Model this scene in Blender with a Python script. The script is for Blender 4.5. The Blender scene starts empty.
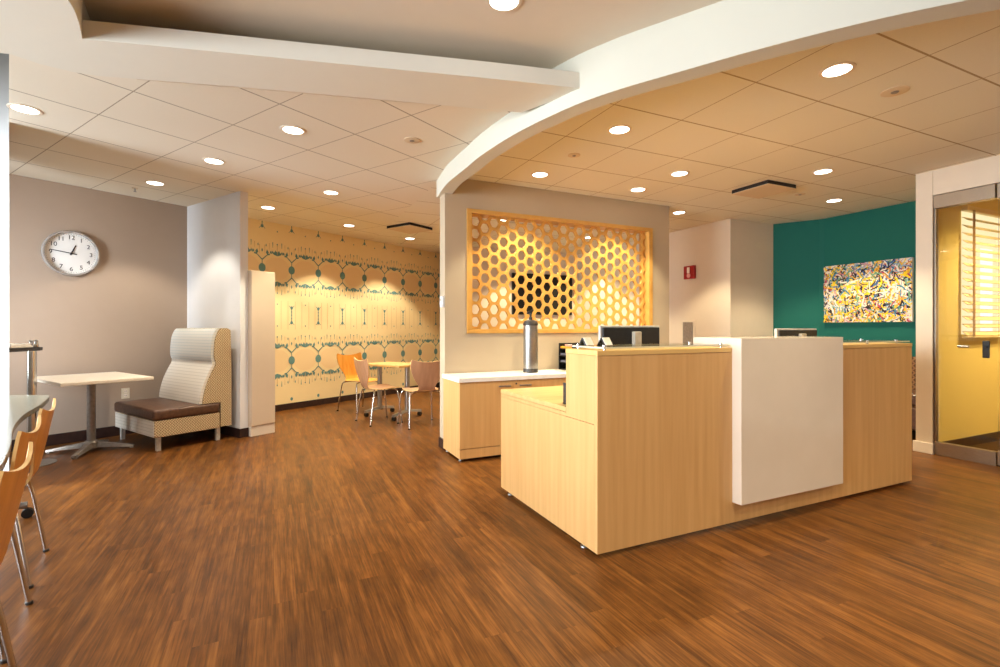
import bpy, bmesh, math, random
from math import sin, cos, pi, radians, sqrt
from mathutils import Vector, Matrix

random.seed(7)
COL = bpy.context.scene.collection
CAM_H = 1.235
CEIL = CAM_H + 1.517
AR = radians(24.8)      # reception frame: local x runs along the desk front
AL = radians(55.7)      # lounge frame: local x runs along the clock wall


def fw(A, u, v):
    return (u * cos(A) - v * sin(A), u * sin(A) + v * cos(A))


def R(u, v):
    return fw(AR, u, v)


def L(u, v):
    return fw(AL, u, v)


# ------------------------------------------------------------------ materials
def lin(c):
    c = c / 255.0
    return c / 12.92 if c <= 0.04045 else ((c + 0.055) / 1.055) ** 2.4


def rgb(r, g, b):
    return (lin(r), lin(g), lin(b), 1.0)


def nn(nt, kind, **kw):
    n = nt.nodes.new(kind)
    for k, v in kw.items():
        setattr(n, k, v)
    return n


def base_mat(name, color, rough=0.5, metal=0.0, spec=0.5):
    m = bpy.data.materials.new(name)
    m.use_nodes = True
    b = m.node_tree.nodes['Principled BSDF']
    b.inputs['Base Color'].default_value = color
    b.inputs['Roughness'].default_value = rough
    b.inputs['Metallic'].default_value = metal
    b.inputs['Specular IOR Level'].default_value = spec
    return m


def noise_mat(name, c1, c2, rough=0.6, scale=30.0, metal=0.0, spec=0.4, vec=(1, 1, 1), bump=0.0, detail=4.0, lo=0.35, hi=0.65):
    m = base_mat(name, c1, rough, metal, spec)
    nt = m.node_tree
    b = nt.nodes['Principled BSDF']
    tc = nn(nt, 'ShaderNodeTexCoord')
    mp = nn(nt, 'ShaderNodeMapping')
    mp.inputs['Scale'].default_value = vec
    no = nn(nt, 'ShaderNodeTexNoise')
    no.inputs['Scale'].default_value = scale
    no.inputs['Detail'].default_value = detail
    cr = nn(nt, 'ShaderNodeValToRGB')
    cr.color_ramp.elements[0].position = lo
    cr.color_ramp.elements[1].position = hi
    cr.color_ramp.elements[0].color = c1
    cr.color_ramp.elements[1].color = c2
    nt.links.new(tc.outputs['Object'], mp.inputs['Vector'])
    nt.links.new(mp.outputs['Vector'], no.inputs['Vector'])
    nt.links.new(no.outputs['Fac'], cr.inputs['Fac'])
    nt.links.new(cr.outputs['Color'], b.inputs['Base Color'])
    if bump:
        bp = nn(nt, 'ShaderNodeBump')
        bp.inputs['Strength'].default_value = bump
        bp.inputs['Distance'].default_value = 0.005
        nt.links.new(no.outputs['Fac'], bp.inputs['Height'])
        nt.links.new(bp.outputs['Normal'], b.inputs['Normal'])
    return m


def paint(name, c, rough=0.7, d=0.97):
    d = 1 - (1 - d) * 0.5
    c2 = (c[0] * d, c[1] * d, c[2] * d, 1)
    return noise_mat(name, c2, c, rough, 9.0, spec=0.25)


def mth(nt, op, a, b=None, c=None):
    n = nn(nt, 'ShaderNodeMath', operation=op)
    for i, x in enumerate((a, b, c)):
        if x is None:
            continue
        if isinstance(x, (int, float)):
            n.inputs[i].default_value = x
        else:
            nt.links.new(x, n.inputs[i])
    return n.outputs[0]


def mixc(nt, fac, a, b):
    n = nn(nt, 'ShaderNodeMix', data_type='RGBA')
    if isinstance(fac, (int, float)):
        n.inputs[0].default_value = fac
    else:
        nt.links.new(fac, n.inputs[0])
    for s, x in ((6, a), (7, b)):
        if isinstance(x, tuple):
            n.inputs[s].default_value = x
        else:
            nt.links.new(x, n.inputs[s])
    return n.outputs[2]


def ceiling_mat(name, tile, line, pu, su, pv, sv):
    m = base_mat(name, tile, 0.9, spec=0.1)
    nt = m.node_tree
    b = nt.nodes['Principled BSDF']
    tc = nn(nt, 'ShaderNodeTexCoord')
    sp = nn(nt, 'ShaderNodeSeparateXYZ')
    nt.links.new(tc.outputs['Object'], sp.inputs[0])
    ls = []
    for ax, ph, s, w in (('X', pu, su, 0.0036), ('Y', pv, sv, 0.0062)):
        t = mth(nt, 'DIVIDE', mth(nt, 'SUBTRACT', sp.outputs[ax], ph), s)
        f = mth(nt, 'PINGPONG', t, 0.5)
        ls.append(mth(nt, 'LESS_THAN', f, w / s))
    g = mth(nt, 'MAXIMUM', ls[0], mth(nt, 'MULTIPLY', ls[1], 1.0))
    no = nn(nt, 'ShaderNodeTexNoise')
    no.inputs['Scale'].default_value = 160
    nt.links.new(tc.outputs['Object'], no.inputs['Vector'])
    base = mixc(nt, no.outputs['Fac'], (tile[0] * .94, tile[1] * .94, tile[2] * .94, 1), tile)
    nt.links.new(mixc(nt, g, base, line), b.inputs['Base Color'])
    return m


def wood_floor():
    m = base_mat('strand_bamboo', (0.3, 0.13, 0.04, 1), 0.36, spec=0.2)
    nt = m.node_tree
    b = nt.nodes['Principled BSDF']
    tc = nn(nt, 'ShaderNodeTexCoord')
    sp = nn(nt, 'ShaderNodeSeparateXYZ')
    nt.links.new(tc.outputs['Object'], sp.inputs[0])
    W = 0.095
    row = mth(nt, 'FLOOR', mth(nt, 'DIVIDE', sp.outputs['X'], W))
    wn = nn(nt, 'ShaderNodeTexWhiteNoise', noise_dimensions='1D')
    nt.links.new(row, wn.inputs['W'])
    yy = mth(nt, 'ADD', mth(nt, 'DIVIDE', sp.outputs['Y'], 1.25), mth(nt, 'MULTIPLY', wn.outputs['Value'], 7.0))
    idx = mth(nt, 'ADD', mth(nt, 'FLOOR', yy), mth(nt, 'MULTIPLY', row, 17.3))
    wp = nn(nt, 'ShaderNodeTexWhiteNoise', noise_dimensions='1D')
    nt.links.new(idx, wp.inputs['W'])
    cv = nn(nt, 'ShaderNodeCombineXYZ')
    nt.links.new(mth(nt, 'MULTIPLY', sp.outputs['X'], 72.0), cv.inputs[0])
    nt.links.new(mth(nt, 'MULTIPLY', sp.outputs['Y'], 2.6), cv.inputs[1])
    nt.links.new(mth(nt, 'MULTIPLY', wp.outputs['Value'], 40.0), cv.inputs[2])
    def grain(sx, sy, det):
        cv_ = nn(nt, 'ShaderNodeCombineXYZ')
        nt.links.new(mth(nt, 'MULTIPLY', sp.outputs['X'], sx), cv_.inputs[0])
        nt.links.new(mth(nt, 'MULTIPLY', sp.outputs['Y'], sy), cv_.inputs[1])
        nt.links.new(mth(nt, 'MULTIPLY', wp.outputs['Value'], 40.0), cv_.inputs[2])
        g_ = nn(nt, 'ShaderNodeTexNoise')
        g_.inputs['Scale'].default_value = 1.0
        g_.inputs['Detail'].default_value = det
        g_.inputs['Roughness'].default_value = 0.6
        nt.links.new(cv_.outputs[0], g_.inputs['Vector'])
        return g_.outputs['Fac']
    mix_ = mth(nt, 'ADD', mth(nt, 'MULTIPLY', grain(24.0, 1.3, 4.0), 0.42), mth(nt, 'MULTIPLY', grain(120.0, 4.5, 4.0), 0.38))
    mix_ = mth(nt, 'ADD', mix_, mth(nt, 'MULTIPLY', grain(9.0, 5.0, 3.0), 0.20))
    cr = nn(nt, 'ShaderNodeValToRGB')
    e = cr.color_ramp.elements
    e[0].position = 0.36
    e[0].color = rgb(60, 34, 14)
    e[1].position = 0.66
    e[1].color = rgb(137, 88, 40)
    x = e.new(0.5)
    x.color = rgb(100, 60, 24)
    nt.links.new(mix_, cr.inputs['Fac'])
    hs = nn(nt, 'ShaderNodeHueSaturation')
    nt.links.new(cr.outputs['Color'], hs.inputs['Color'])
    nt.links.new(mth(nt, 'MULTIPLY_ADD', wp.outputs['Value'], 0.30, 0.86), hs.inputs['Value'])
    fx = mth(nt, 'PINGPONG', mth(nt, 'DIVIDE', sp.outputs['X'], W), 0.5)
    fy = mth(nt, 'PINGPONG', yy, 0.5)
    seam = mth(nt, 'MAXIMUM', mth(nt, 'LESS_THAN', fx, 0.012), mth(nt, 'LESS_THAN', fy, 0.0004))
    nt.links.new(mixc(nt, mth(nt, 'MULTIPLY', seam, 0.22), hs.outputs['Color'], rgb(52, 26, 10)), b.inputs['Base Color'])
    nt.links.new(mth(nt, 'MULTIPLY_ADD', mix_, 0.2, 0.26), b.inputs['Roughness'])
    return m


def wood(name, c1, c2, vec, rough=0.38, scale=1.0):
    return noise_mat(name, c1, c2, rough, scale, spec=0.4, vec=vec, detail=6.0, lo=0.3, hi=0.7)


def emit(name, color, strength):
    m = bpy.data.materials.new(name)
    m.use_nodes = True
    nt = m.node_tree
    nt.nodes.remove(nt.nodes['Principled BSDF'])
    e = nn(nt, 'ShaderNodeEmission')
    e.inputs['Color'].default_value = color
    e.inputs['Strength'].default_value = strength
    nt.links.new(e.outputs[0], nt.nodes['Material Output'].inputs[0])
    return m


def glass_mat(name, tint, refl=0.10):
    m = bpy.data.materials.new(name)
    m.use_nodes = True
    nt = m.node_tree
    nt.nodes.remove(nt.nodes['Principled BSDF'])
    t = nn(nt, 'ShaderNodeBsdfTransparent')
    t.inputs['Color'].default_value = tint
    g = nn(nt, 'ShaderNodeBsdfGlossy')
    g.inputs['Roughness'].default_value = 0.02
    mx = nn(nt, 'ShaderNodeMixShader')
    lw = nn(nt, 'ShaderNodeLayerWeight')
    lw.inputs['Blend'].default_value = 0.25
    nt.links.new(mth(nt, 'MULTIPLY_ADD', lw.outputs['Fresnel'], 0.8, refl * 0.3), mx.inputs[0])
    nt.links.new(t.outputs[0], mx.inputs[1])
    nt.links.new(g.outputs[0], mx.inputs[2])
    nt.links.new(mx.outputs[0], nt.nodes['Material Output'].inputs[0])
    return m


def zigzag_mat(name, a, b_, fu, fz, amp):
    """woven zigzag upholstery: stripes running up, bent into a zigzag"""
    m = base_mat(name, a, 0.85, spec=0.15)
    nt = m.node_tree
    b = nt.nodes['Principled BSDF']
    tc = nn(nt, 'ShaderNodeTexCoord')
    sp = nn(nt, 'ShaderNodeSeparateXYZ')
    nt.links.new(tc.outputs['Object'], sp.inputs[0])
    h = mth(nt, 'ADD', sp.outputs['X'], sp.outputs['Y'])
    zig = mth(nt, 'MULTIPLY', mth(nt, 'PINGPONG', mth(nt, 'MULTIPLY', sp.outputs['Z'], fz), 0.5), amp)
    s = mth(nt, 'PINGPONG', mth(nt, 'ADD', mth(nt, 'MULTIPLY', h, fu), zig), 0.5)
    k = mth(nt, 'SMOOTH_MIN', mth(nt, 'MULTIPLY', mth(nt, 'SUBTRACT', s, 0.18), 8.0), 1.0, 0.1)
    k = mth(nt, 'MAXIMUM', k, 0.0)
    nt.links.new(mixc(nt, k, b_, a), b.inputs['Base Color'])
    return m


def stripe_mat(name, a, b_, period, duty):
    m = base_mat(name, a, 0.8, spec=0.2)
    nt = m.node_tree
    b = nt.nodes['Principled BSDF']
    tc = nn(nt, 'ShaderNodeTexCoord')
    sp = nn(nt, 'ShaderNodeSeparateXYZ')
    nt.links.new(tc.outputs['Object'], sp.inputs[0])
    f = mth(nt, 'PINGPONG', mth(nt, 'DIVIDE', sp.outputs['Z'], period), 0.5)
    nt.links.new(mixc(nt, mth(nt, 'LESS_THAN', f, duty), a, b_), b.inputs['Base Color'])
    return m


M = {}
M['floor'] = wood_floor()
M['carpet'] = noise_mat('dark_carpet', rgb(62, 44, 26), rgb(84, 62, 38), 0.95, 120, spec=0.05)
M['ceil_right'] = ceiling_mat('warm_ceiling_tile', rgb(240, 234, 216), rgb(176, 156, 122), 2.11, 0.606, 1.480, 0.613)
M['ceil_left'] = ceiling_mat('ceiling_tile', rgb(240, 232, 214), rgb(172, 160, 140), 1.276, 0.633, 2.505, 0.6115)
M['gyp'] = paint('white_gypsum', rgb(234, 230, 216), 0.8, 0.98)
M['raised'] = paint('raised_ceiling_paint', rgb(236, 224, 204), 0.85, 0.97)
M['beam'] = paint('cream_beam', rgb(216, 213, 198), 0.8, 0.98)
M['taupe'] = paint('taupe_wall', rgb(172, 152, 134), 0.8)
M['greige'] = paint('greige_partition', rgb(190, 172, 146), 0.8)
M['white_wall'] = paint('white_wall', rgb(232, 232, 234), 0.75)
M['beige_wall'] = paint('beige_wall', rgb(222, 206, 184), 0.8)
M['green'] = paint('teal_green_wall', rgb(24, 95, 82), 0.75)
M['paper'] = paint('wallpaper_ground', rgb(248, 228, 182), 0.8, 0.97)
M['paper_line'] = base_mat('wallpaper_teal', rgb(108, 150, 152), 0.8, spec=0.2)
M['paper_faint'] = base_mat('wallpaper_tan', rgb(216, 190, 142), 0.8, spec=0.2)
M['paper_oval'] = base_mat('wallpaper_blush', rgb(244, 219, 174), 0.8, spec=0.2)
M['yellow_wall'] = paint('yellow_wall', rgb(240, 212, 124), 0.6)
M['base_dark'] = noise_mat('dark_baseboard', rgb(44, 26, 22), rgb(56, 34, 28), 0.5, 20)
M['base_white'] = paint('white_baseboard', rgb(236, 224, 208), 0.55)
M['maple_v'] = wood('maple_upright', rgb(210, 161, 101), rgb(221, 175, 115), (30, 30, 1.4))
M['maple_h'] = wood('maple_flat', rgb(222, 178, 106), rgb(232, 192, 124), (1.3, 26, 26))
M['maple_edge'] = wood('maple_edge', rgb(186, 140, 80), rgb(206, 160, 100), (1.3, 26, 26))
M['maple_hex'] = wood('maple_lattice', rgb(206, 152, 72), rgb(220, 168, 88), (8, 8, 8), 0.45)
M['white_gloss'] = noise_mat('gloss_white_laminate', rgb(232, 217, 198), rgb(236, 221, 203), 0.12, 4, spec=0.5)
M['white_top'] = noise_mat('white_solid_surface', rgb(238, 232, 222), rgb(244, 240, 232), 0.3, 14)
M['table_top'] = noise_mat('greige_laminate', rgb(108, 107, 95), rgb(116, 115, 102), 0.22, 40)
M['cream_top'] = noise_mat('cream_laminate', rgb(236, 224, 206), rgb(242, 232, 216), 0.35, 24)
M['yellow_top'] = wood('pale_maple_laminate', rgb(204, 166, 104), rgb(216, 182, 120), (2, 20, 20))
M['chair_ply'] = wood('bent_plywood', rgb(196, 124, 48), rgb(222, 156, 76), (18, 18, 1.5), 0.35)
M['chair_ply_light'] = wood('golden_plywood', rgb(214, 140, 44), rgb(236, 168, 72), (18, 18, 1.5), 0.35)
M['chair_pink'] = wood('dusty_plywood', rgb(178, 132, 98), rgb(198, 152, 118), (18, 18, 1.5), 0.35)
M['ply_edge'] = wood('plywood_edge', rgb(232, 190, 124), rgb(242, 206, 146), (6, 6, 6), 0.4)
M['chrome'] = noise_mat('chrome', rgb(206, 204, 202), rgb(222, 220, 218), 0.14, 8, metal=1.0)
M['steel'] = noise_mat('satin_steel', rgb(150, 148, 146), rgb(172, 170, 166), 0.34, 60, metal=0.9, vec=(1, 1, 6))
M['grey_metal'] = noise_mat('grey_paint_metal', rgb(140, 130, 122), rgb(156, 146, 138), 0.4, 30, metal=0.4)
M['header'] = noise_mat('brushed_header', rgb(150, 134, 116), rgb(172, 156, 136), 0.32, 60, metal=0.8, vec=(1, 1, 20))
M['black'] = noise_mat('black_plastic', rgb(18, 17, 17), rgb(28, 26, 25), 0.4, 40)
M['dark_grey'] = noise_mat('charcoal', rgb(52, 48, 46), rgb(64, 60, 58), 0.45, 40)
M['screen'] = noise_mat('dark_screen', rgb(6, 6, 7), rgb(10, 10, 11), 0.25, 5)
M['silver'] = noise_mat('silver_plastic', rgb(186, 182, 174), rgb(204, 200, 192), 0.4, 30, metal=0.3)
M['mon_stand'] = noise_mat('grey_plastic', rgb(168, 160, 144), rgb(180, 172, 156), 0.5, 30)
M['leather'] = noise_mat('brown_leather', rgb(74, 48, 36), rgb(96, 66, 48), 0.36, 26, bump=0.15, spec=0.5)
M['zig'] = zigzag_mat('zigzag_fabric', rgb(226, 206, 166), rgb(122, 88, 56), 40, 36, 2.2)
M['bench_pat'] = zigzag_mat('bench_fabric', rgb(150, 112, 78), rgb(84, 54, 34), 22, 18, 1.4)
M['stripe_cool'] = stripe_mat('cool_stripe_fabric', rgb(214, 212, 206), rgb(196, 200, 198), 0.032, 0.11)
M['stripe_warm'] = stripe_mat('warm_stripe_fabric', rgb(224, 216, 204), rgb(208, 200, 188), 0.032, 0.11)
M['clock_face'] = noise_mat('clock_dial', rgb(240, 238, 234), rgb(246, 244, 240), 0.4, 5)
M['clock_rim'] = noise_mat('clock_rim', rgb(176, 172, 170), rgb(196, 192, 188), 0.25, 12, metal=0.6)
M['ink'] = noise_mat('dial_ink', rgb(38, 36, 40), rgb(48, 46, 50), 0.5, 20)
M['plate'] = noise_mat('ivory_plate', rgb(226, 214, 192), rgb(232, 222, 204), 0.4, 20)
M['red'] = noise_mat('alarm_red', rgb(150, 18, 22), rgb(168, 26, 30), 0.35, 20)
M['card'] = noise_mat('card_stock', rgb(244, 230, 216), rgb(250, 240, 230), 0.7, 30)
M['glass'] = glass_mat('clear_glass', (0.97, 0.96, 0.90, 1), 0.14)
M['glass_shelf'] = glass_mat('shelf_glass', (0.96, 0.98, 0.96, 1), 0.1)
M['glass_edge'] = base_mat('glass_edge', rgb(226, 220, 190), 0.15, spec=0.6)
M['lens'] = emit('downlight_lens', (1.0, 0.93, 0.80, 1), 9.0)
M['trim'] = paint('downlight_trim', rgb(238, 224, 202), 0.5)
M['vent_dark'] = base_mat('vent_throat', rgb(30, 22, 16), 0.9)
M['vent_plate'] = paint('vent_plate', rgb(222, 202, 172), 0.7)
M['blind'] = wood('blind_slat', rgb(238, 208, 140), rgb(248, 224, 164), (1, 12, 12), 0.5)
M['blind_dark'] = wood('blind_ladder', rgb(150, 112, 58), rgb(170, 130, 74), (12, 12, 12), 0.6)
M['pane_warm'] = emit('lit_window_pane', (1.0, 0.86, 0.55, 1), 1.3)
M['pane_day'] = emit('daylight_pane', (1.0, 0.98, 0.95, 1), 1.5)
M['orange'] = noise_mat('orange_paper', rgb(232, 164, 44), rgb(240, 180, 66), 0.6, 10)
M['pink'] = noise_mat('pink_paper', rgb(232, 168, 158), rgb(240, 184, 172), 0.6, 10)
M['blue_grey'] = noise_mat('blue_grey_paper', rgb(96, 96, 112), rgb(112, 112, 126), 0.6, 10)
M['brass'] = noise_mat('brass', rgb(186, 140, 62), rgb(206, 162, 84), 0.3, 20, metal=0.9)
ART = [rgb(*c) for c in ((238, 226, 208), (232, 210, 190), (242, 200, 24), (232, 168, 48), (210, 96, 60), (186, 60, 84),
                         (64, 130, 150), (60, 96, 150), (112, 158, 120), (40, 30, 34), (52, 36, 60), (206, 150, 160), (150, 176, 190))]
M_ART = [base_mat('paint_stroke_%s' % 'abcdefghijklm'[i], c, 0.55, spec=0.3) for i, c in enumerate(ART)]


# ------------------------------------------------------------------ mesh helpers
class MB:
    def __init__(self):
        self.bm = bmesh.new()

    def _mat(self, faces, mi):
        for f in faces:
            f.material_index = mi

    def box(self, x0, x1, y0, y1, z0, z1, bev=0.0, mi=0, seg=2):
        t = bmesh.new()
        bmesh.ops.create_cube(t, size=1.0)
        for v in t.verts:
            v.co = Vector(((x0 + x1) / 2 + v.co.x * (x1 - x0), (y0 + y1) / 2 + v.co.y * (y1 - y0), (z0 + z1) / 2 + v.co.z * (z1 - z0)))
        if bev > 0:
            bmesh.ops.bevel(t, geom=t.edges[:], offset=bev, segments=seg, affect='EDGES', profile=0.5)
        self.add(t, mi)
        return self

    def add(self, t, mi=None, mat=None):
        if mat is not None:
            bmesh.ops.transform(t, matrix=mat, verts=t.verts[:])
        me = bpy.data.meshes.new('tmp')
        if mi is not None:
            for f in t.faces:
                f.material_index = mi
        t.to_mesh(me)
        t.free()
        self.bm.from_mesh(me)
        bpy.data.meshes.remove(me)
        return self

    def cyl(self, p0, p1, r0, r1=None, n=20, mi=0, cap=True):
        p0, p1 = Vector(p0), Vector(p1)
        r1 = r0 if r1 is None else r1
        t = bmesh.new()
        bmesh.ops.create_cone(t, cap_ends=cap, segments=n, radius1=r0, radius2=r1, depth=(p1 - p0).length)
        q = Vector((0, 0, 1)).rotation_difference((p1 - p0).normalized()).to_matrix().to_4x4()
        self.add(t, mi, Matrix.Translation((p0 + p1) / 2) @ q)
        return self

    def tube(self, pts, r, n=10, mi=0):
        pts = [Vector(p) for p in pts]
        rings = []
        up = None
        for i, p in enumerate(pts):
            d = (pts[min(i + 1, len(pts) - 1)] - pts[max(i - 1, 0)]).normalized()
            if up is None:
                up = d.orthogonal().normalized()
            else:
                up = (up - d * up.dot(d)).normalized()
            w = d.cross(up)
            rings.append([self.bm.verts.new(p + (up * cos(2 * pi * k / n) + w * sin(2 * pi * k / n)) * r) for k in range(n)])
        for a, b in zip(rings, rings[1:]):
            for k in range(n):
                self.bm.faces.new((a[k], a[(k + 1) % n], b[(k + 1) % n], b[k])).material_index = mi
        self.bm.faces.new(rings[0][::-1]).material_index = mi
        self.bm.faces.new(rings[-1]).material_index = mi
        return self

    def lathe(self, prof, n=32, c=(0, 0, 0), mi=0):
        rings = []
        for r, z in prof:
            rings.append([self.bm.verts.new((c[0] + r * cos(2 * pi * k / n), c[1] + r * sin(2 * pi * k / n), c[2] + z)) for k in range(n)])
        for a, b in zip(rings, rings[1:]):
            for k in range(n):
                self.bm.faces.new((a[k], a[(k + 1) % n], b[(k + 1) % n], b[k])).material_index = mi
        self.bm.faces.new(rings[0][::-1]).material_index = mi
        self.bm.faces.new(rings[-1]).material_index = mi
        return self

    def prism(self, poly, z0, z1, mi=0):
        a = [self.bm.verts.new((x, y, z0)) for x, y in poly]
        b = [self.bm.verts.new((x, y, z1)) for x, y in poly]
        n = len(poly)
        fs = [self.bm.faces.new(a[::-1]), self.bm.faces.new(b)]
        for i in range(n):
            fs.append(self.bm.faces.new((a[i], a[(i + 1) % n], b[(i + 1) % n], b[i])))
        self._mat(fs, mi)
        return self

    def extr(self, poly, x0, x1, mi=0):
        """profile of (y, z) pushed along x"""
        a = [self.bm.verts.new((x0, y, z)) for y, z in poly]
        b = [self.bm.verts.new((x1, y, z)) for y, z in poly]
        n = len(poly)
        fs = [self.bm.faces.new(a[::-1]), self.bm.faces.new(b)]
        for i in range(n):
            fs.append(self.bm.faces.new((a[i], a[(i + 1) % n], b[(i + 1) % n], b[i])))
        self._mat(fs, mi)
        return self

    def face(self, pts, mi=0):
        self.bm.faces.new([self.bm.verts.new(p) for p in pts]).material_index = mi
        return self

    def build(self, name, mats, parent=None, loc=(0, 0, 0), rot=0.0, smooth=False, **props):
        if not isinstance(mats, (list, tuple)):
            mats = [mats]
        bmesh.ops.recalc_face_normals(self.bm, faces=self.bm.faces[:])
        me = bpy.data.meshes.new(name)
        self.bm.to_mesh(me)
        self.bm.free()
        for m in mats:
            me.materials.append(m)
        if smooth:
            for p in me.polygons:
                p.use_smooth = True
            try:
                me.set_sharp_from_angle(angle=radians(38))
            except Exception:
                pass
        o = bpy.data.objects.new(name, me)
        COL.objects.link(o)
        o.location = loc
        o.rotation_euler = (0, 0, rot)
        if parent is not None:
            o.parent = parent
        for k, v in props.items():
            o[k] = v
        return o


def tag(o, label, cat, group=None):
    o['label'] = label
    o['category'] = cat
    if group:
        o['group'] = group
    return o


def thing(name, label, cat, loc=(0, 0, 0), rot=0.0, group=None):
    o = bpy.data.objects.new(name, None)
    COL.objects.link(o)
    o.location = loc
    o.rotation_euler = (0, 0, rot)
    o.empty_display_size = 0.1
    return tag(o, label, cat, group)


def copy_tree(o, parent=None):
    c = o.copy()
    COL.objects.link(c)
    if parent is not None:
        c.parent = parent
        c.matrix_parent_inverse = o.matrix_parent_inverse.copy()
    for ch in list(o.children):
        copy_tree(ch, c)
    return c


def struct(name, mb, mats, rot=0.0, loc=(0, 0, 0), parent=None, smooth=False):
    o = mb.build(name, mats, parent, loc, rot, smooth)
    if parent is None:
        o['kind'] = 'structure'
    return o


def spline(pts, per=8):
    out = []
    P = [pts[0]] + list(pts) + [pts[-1]]
    for i in range(1, len(P) - 2):
        p0, p1, p2, p3 = P[i - 1], P[i], P[i + 1], P[i + 2]
        for k in range(per):
            t = k / per
            out.append(tuple(0.5 * (2 * p1[j] + (p2[j] - p0[j]) * t + (2 * p0[j] - 5 * p1[j] + 4 * p2[j] - p3[j]) * t * t
                                    + (3 * p1[j] - p0[j] - 3 * p2[j] + p3[j]) * t ** 3) for j in range(len(p1))))
    out.append(tuple(pts[-1]))
    return out


def offset(pts, d):
    out = []
    for i, p in enumerate(pts):
        a, b = pts[max(i - 1, 0)], pts[min(i + 1, len(pts) - 1)]
        t = Vector((b[0] - a[0], b[1] - a[1])).normalized()
        out.append((p[0] - t.y * d, p[1] + t.x * d))
    return out


# ------------------------------------------------------------------ the setting
V_PART = 4.70          # face of the honeycomb partition (reception frame)
V_LOUNGE = 6.74        # clock and wallpaper wall (lounge frame)
U_FIRE = 5.80          # plane of the alarm wall and of the glass front
U_GREEN = 7.0

struct('floor', MB().box(-9, 14, -8, 16, -0.1, 0.0), M['floor'], AR)
struct('floor_carpet', MB().box(U_FIRE + 0.03, 9.2, -1.6, 2.565, 0.0, 0.006), M['carpet'], AR)
struct('ceiling_sky_block', MB().box(-12, 16, -10, 18, 3.42, 3.5), M['gyp'], AR)  # added slab that stops world light leaking in above the ceilings

face_curve = spline([(-0.66, 5.10), (-0.51, 4.63), (-0.40, 4.38), (-0.277, 4.12), (-0.157, 3.86), (0.036, 3.52), (0.20, 3.28), (0.347, 3.094),
                     (0.479, 2.945), (0.606, 2.83), (0.726, 2.735), (0.949, 2.58), (1.218, 2.395), (1.559, 2.19), (1.941, 2.01),
                     (2.6, 1.77), (3.4, 1.58), (4.4, 1.44), (5.80, 1.34)], 6)
back_curve = offset(face_curve, 0.125)
mid_curve = offset(face_curve, 0.06)
bb = MB()
n = len(face_curve)
q = []
for (fx, fy), (bx, by) in zip(face_curve, back_curve):
    q.append([bb.bm.verts.new(p) for p in ((fx, fy, 2.58), (fx, fy, 2.93), (bx, by, 2.93), (bx, by, 2.58))])
for a, b in zip(q, q[1:]):
    for k in range(4):
        bb.bm.faces.new((a[k], a[(k + 1) % 4], b[(k + 1) % 4], b[k])).material_index = 0
bb.bm.faces.new(q[0][::-1])
bb.bm.faces.new(q[-1])
struct('ceiling_beam', bb, M['beam'], smooth=True)

# suspended tile ceilings, each turned with its own grid


def frame_poly(A, pts):
    c, s = cos(A), sin(A)
    return [(x * c + y * s, -x * s + y * c) for x, y in pts]


soffit_far = [(-2.576, 2.576), (-2.51, 2.674), (-2.40, 2.76), (-2.3, 2.80), (-2.033, 2.847), (-1.572, 2.925), (-1.2, 2.999), (-0.755, 3.09), (-0.41, 3.165), (-0.065, 3.235), (0.14, 3.28)]
lip = spline([(-2.08, 2.44), (-1.32, 2.585), (-0.65, 2.715), (0.0, 2.84), (0.52, 2.955)], 6)
left_poly = [(-2.46, 2.456)] + [(p[0], p[1] - 0.12) for p in soffit_far[2:-1]] + [(0.12, 3.2)]
k0 = min(range(n), key=lambda i: (mid_curve[i][0] - 0.2) ** 2 + (mid_curve[i][1] - 3.3) ** 2)
left_poly += [mid_curve[i] for i in range(k0, -1, -1)]
left_poly += [R(1.56, V_PART + 0.3), R(1.56, 8.9), R(4.3, 8.9), L(9.0, 7.2), L(0.8, 7.2), (-4.25, 4.24)]
struct('ceiling_left', MB().prism(frame_poly(AL, left_poly), CEIL, CEIL + 0.04), M['ceil_left'], AL)
right_poly = [mid_curve[i] for i in range(0, n)] + [R(9.4, -1.8), R(9.4, 8.9), R(1.56, 8.9), R(1.56, V_PART + 0.3)]
struct('ceiling_right', MB().prism(frame_poly(AR, right_poly), CEIL, CEIL + 0.04), M['ceil_right'], AR)

# dropped plaster soffit with the cove lip, the flat plaster field to the left, and the raised ceiling
sf = MB()
sf.prism(lip + soffit_far[:3:-1] + [(-2.3, 2.80)], 2.67, 2.765)
struct('ceiling_soffit', sf, M['gyp'])
left_edge = spline([(-2.08, 2.44), (-1.973, 2.29), (-1.896, 2.15), (-1.77, 1.8), (-1.68, 1.2), (-1.66, 0.4), (-1.8, -1.5), (-2.2, -4.2)], 5)
struct('ceiling_field', MB().prism(left_edge + [(-5.3, -4.2), (-5.3, 2.0), (-3.2, 2.45), (-2.576, 2.576), (-2.51, 2.674), (-2.40, 2.76), (-2.3, 2.80)], 2.67, 2.93), M['gyp'])
cove_back = [(p[0] - 0.1, p[1] + 0.5) for p in lip]
raised_poly = [(-2.5, 2.5), (-2.6, 3.0)] + cove_back + [face_curve[i] for i in range(k0 - 4, n)] + [(5.8, -4.3), (-2.4, -4.3)]
struct('ceiling_raised', MB().prism(raised_poly, 2.875, 2.93), M['raised'])
cb = MB()
for a, b in zip(cove_back, cove_back[1:]):
    cb.face([(a[0], a[1], 2.72), (b[0], b[1], 2.72), (b[0], b[1], 2.9), (a[0], a[1], 2.9)])
struct('ceiling_cove', cb, M['raised'])

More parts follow.
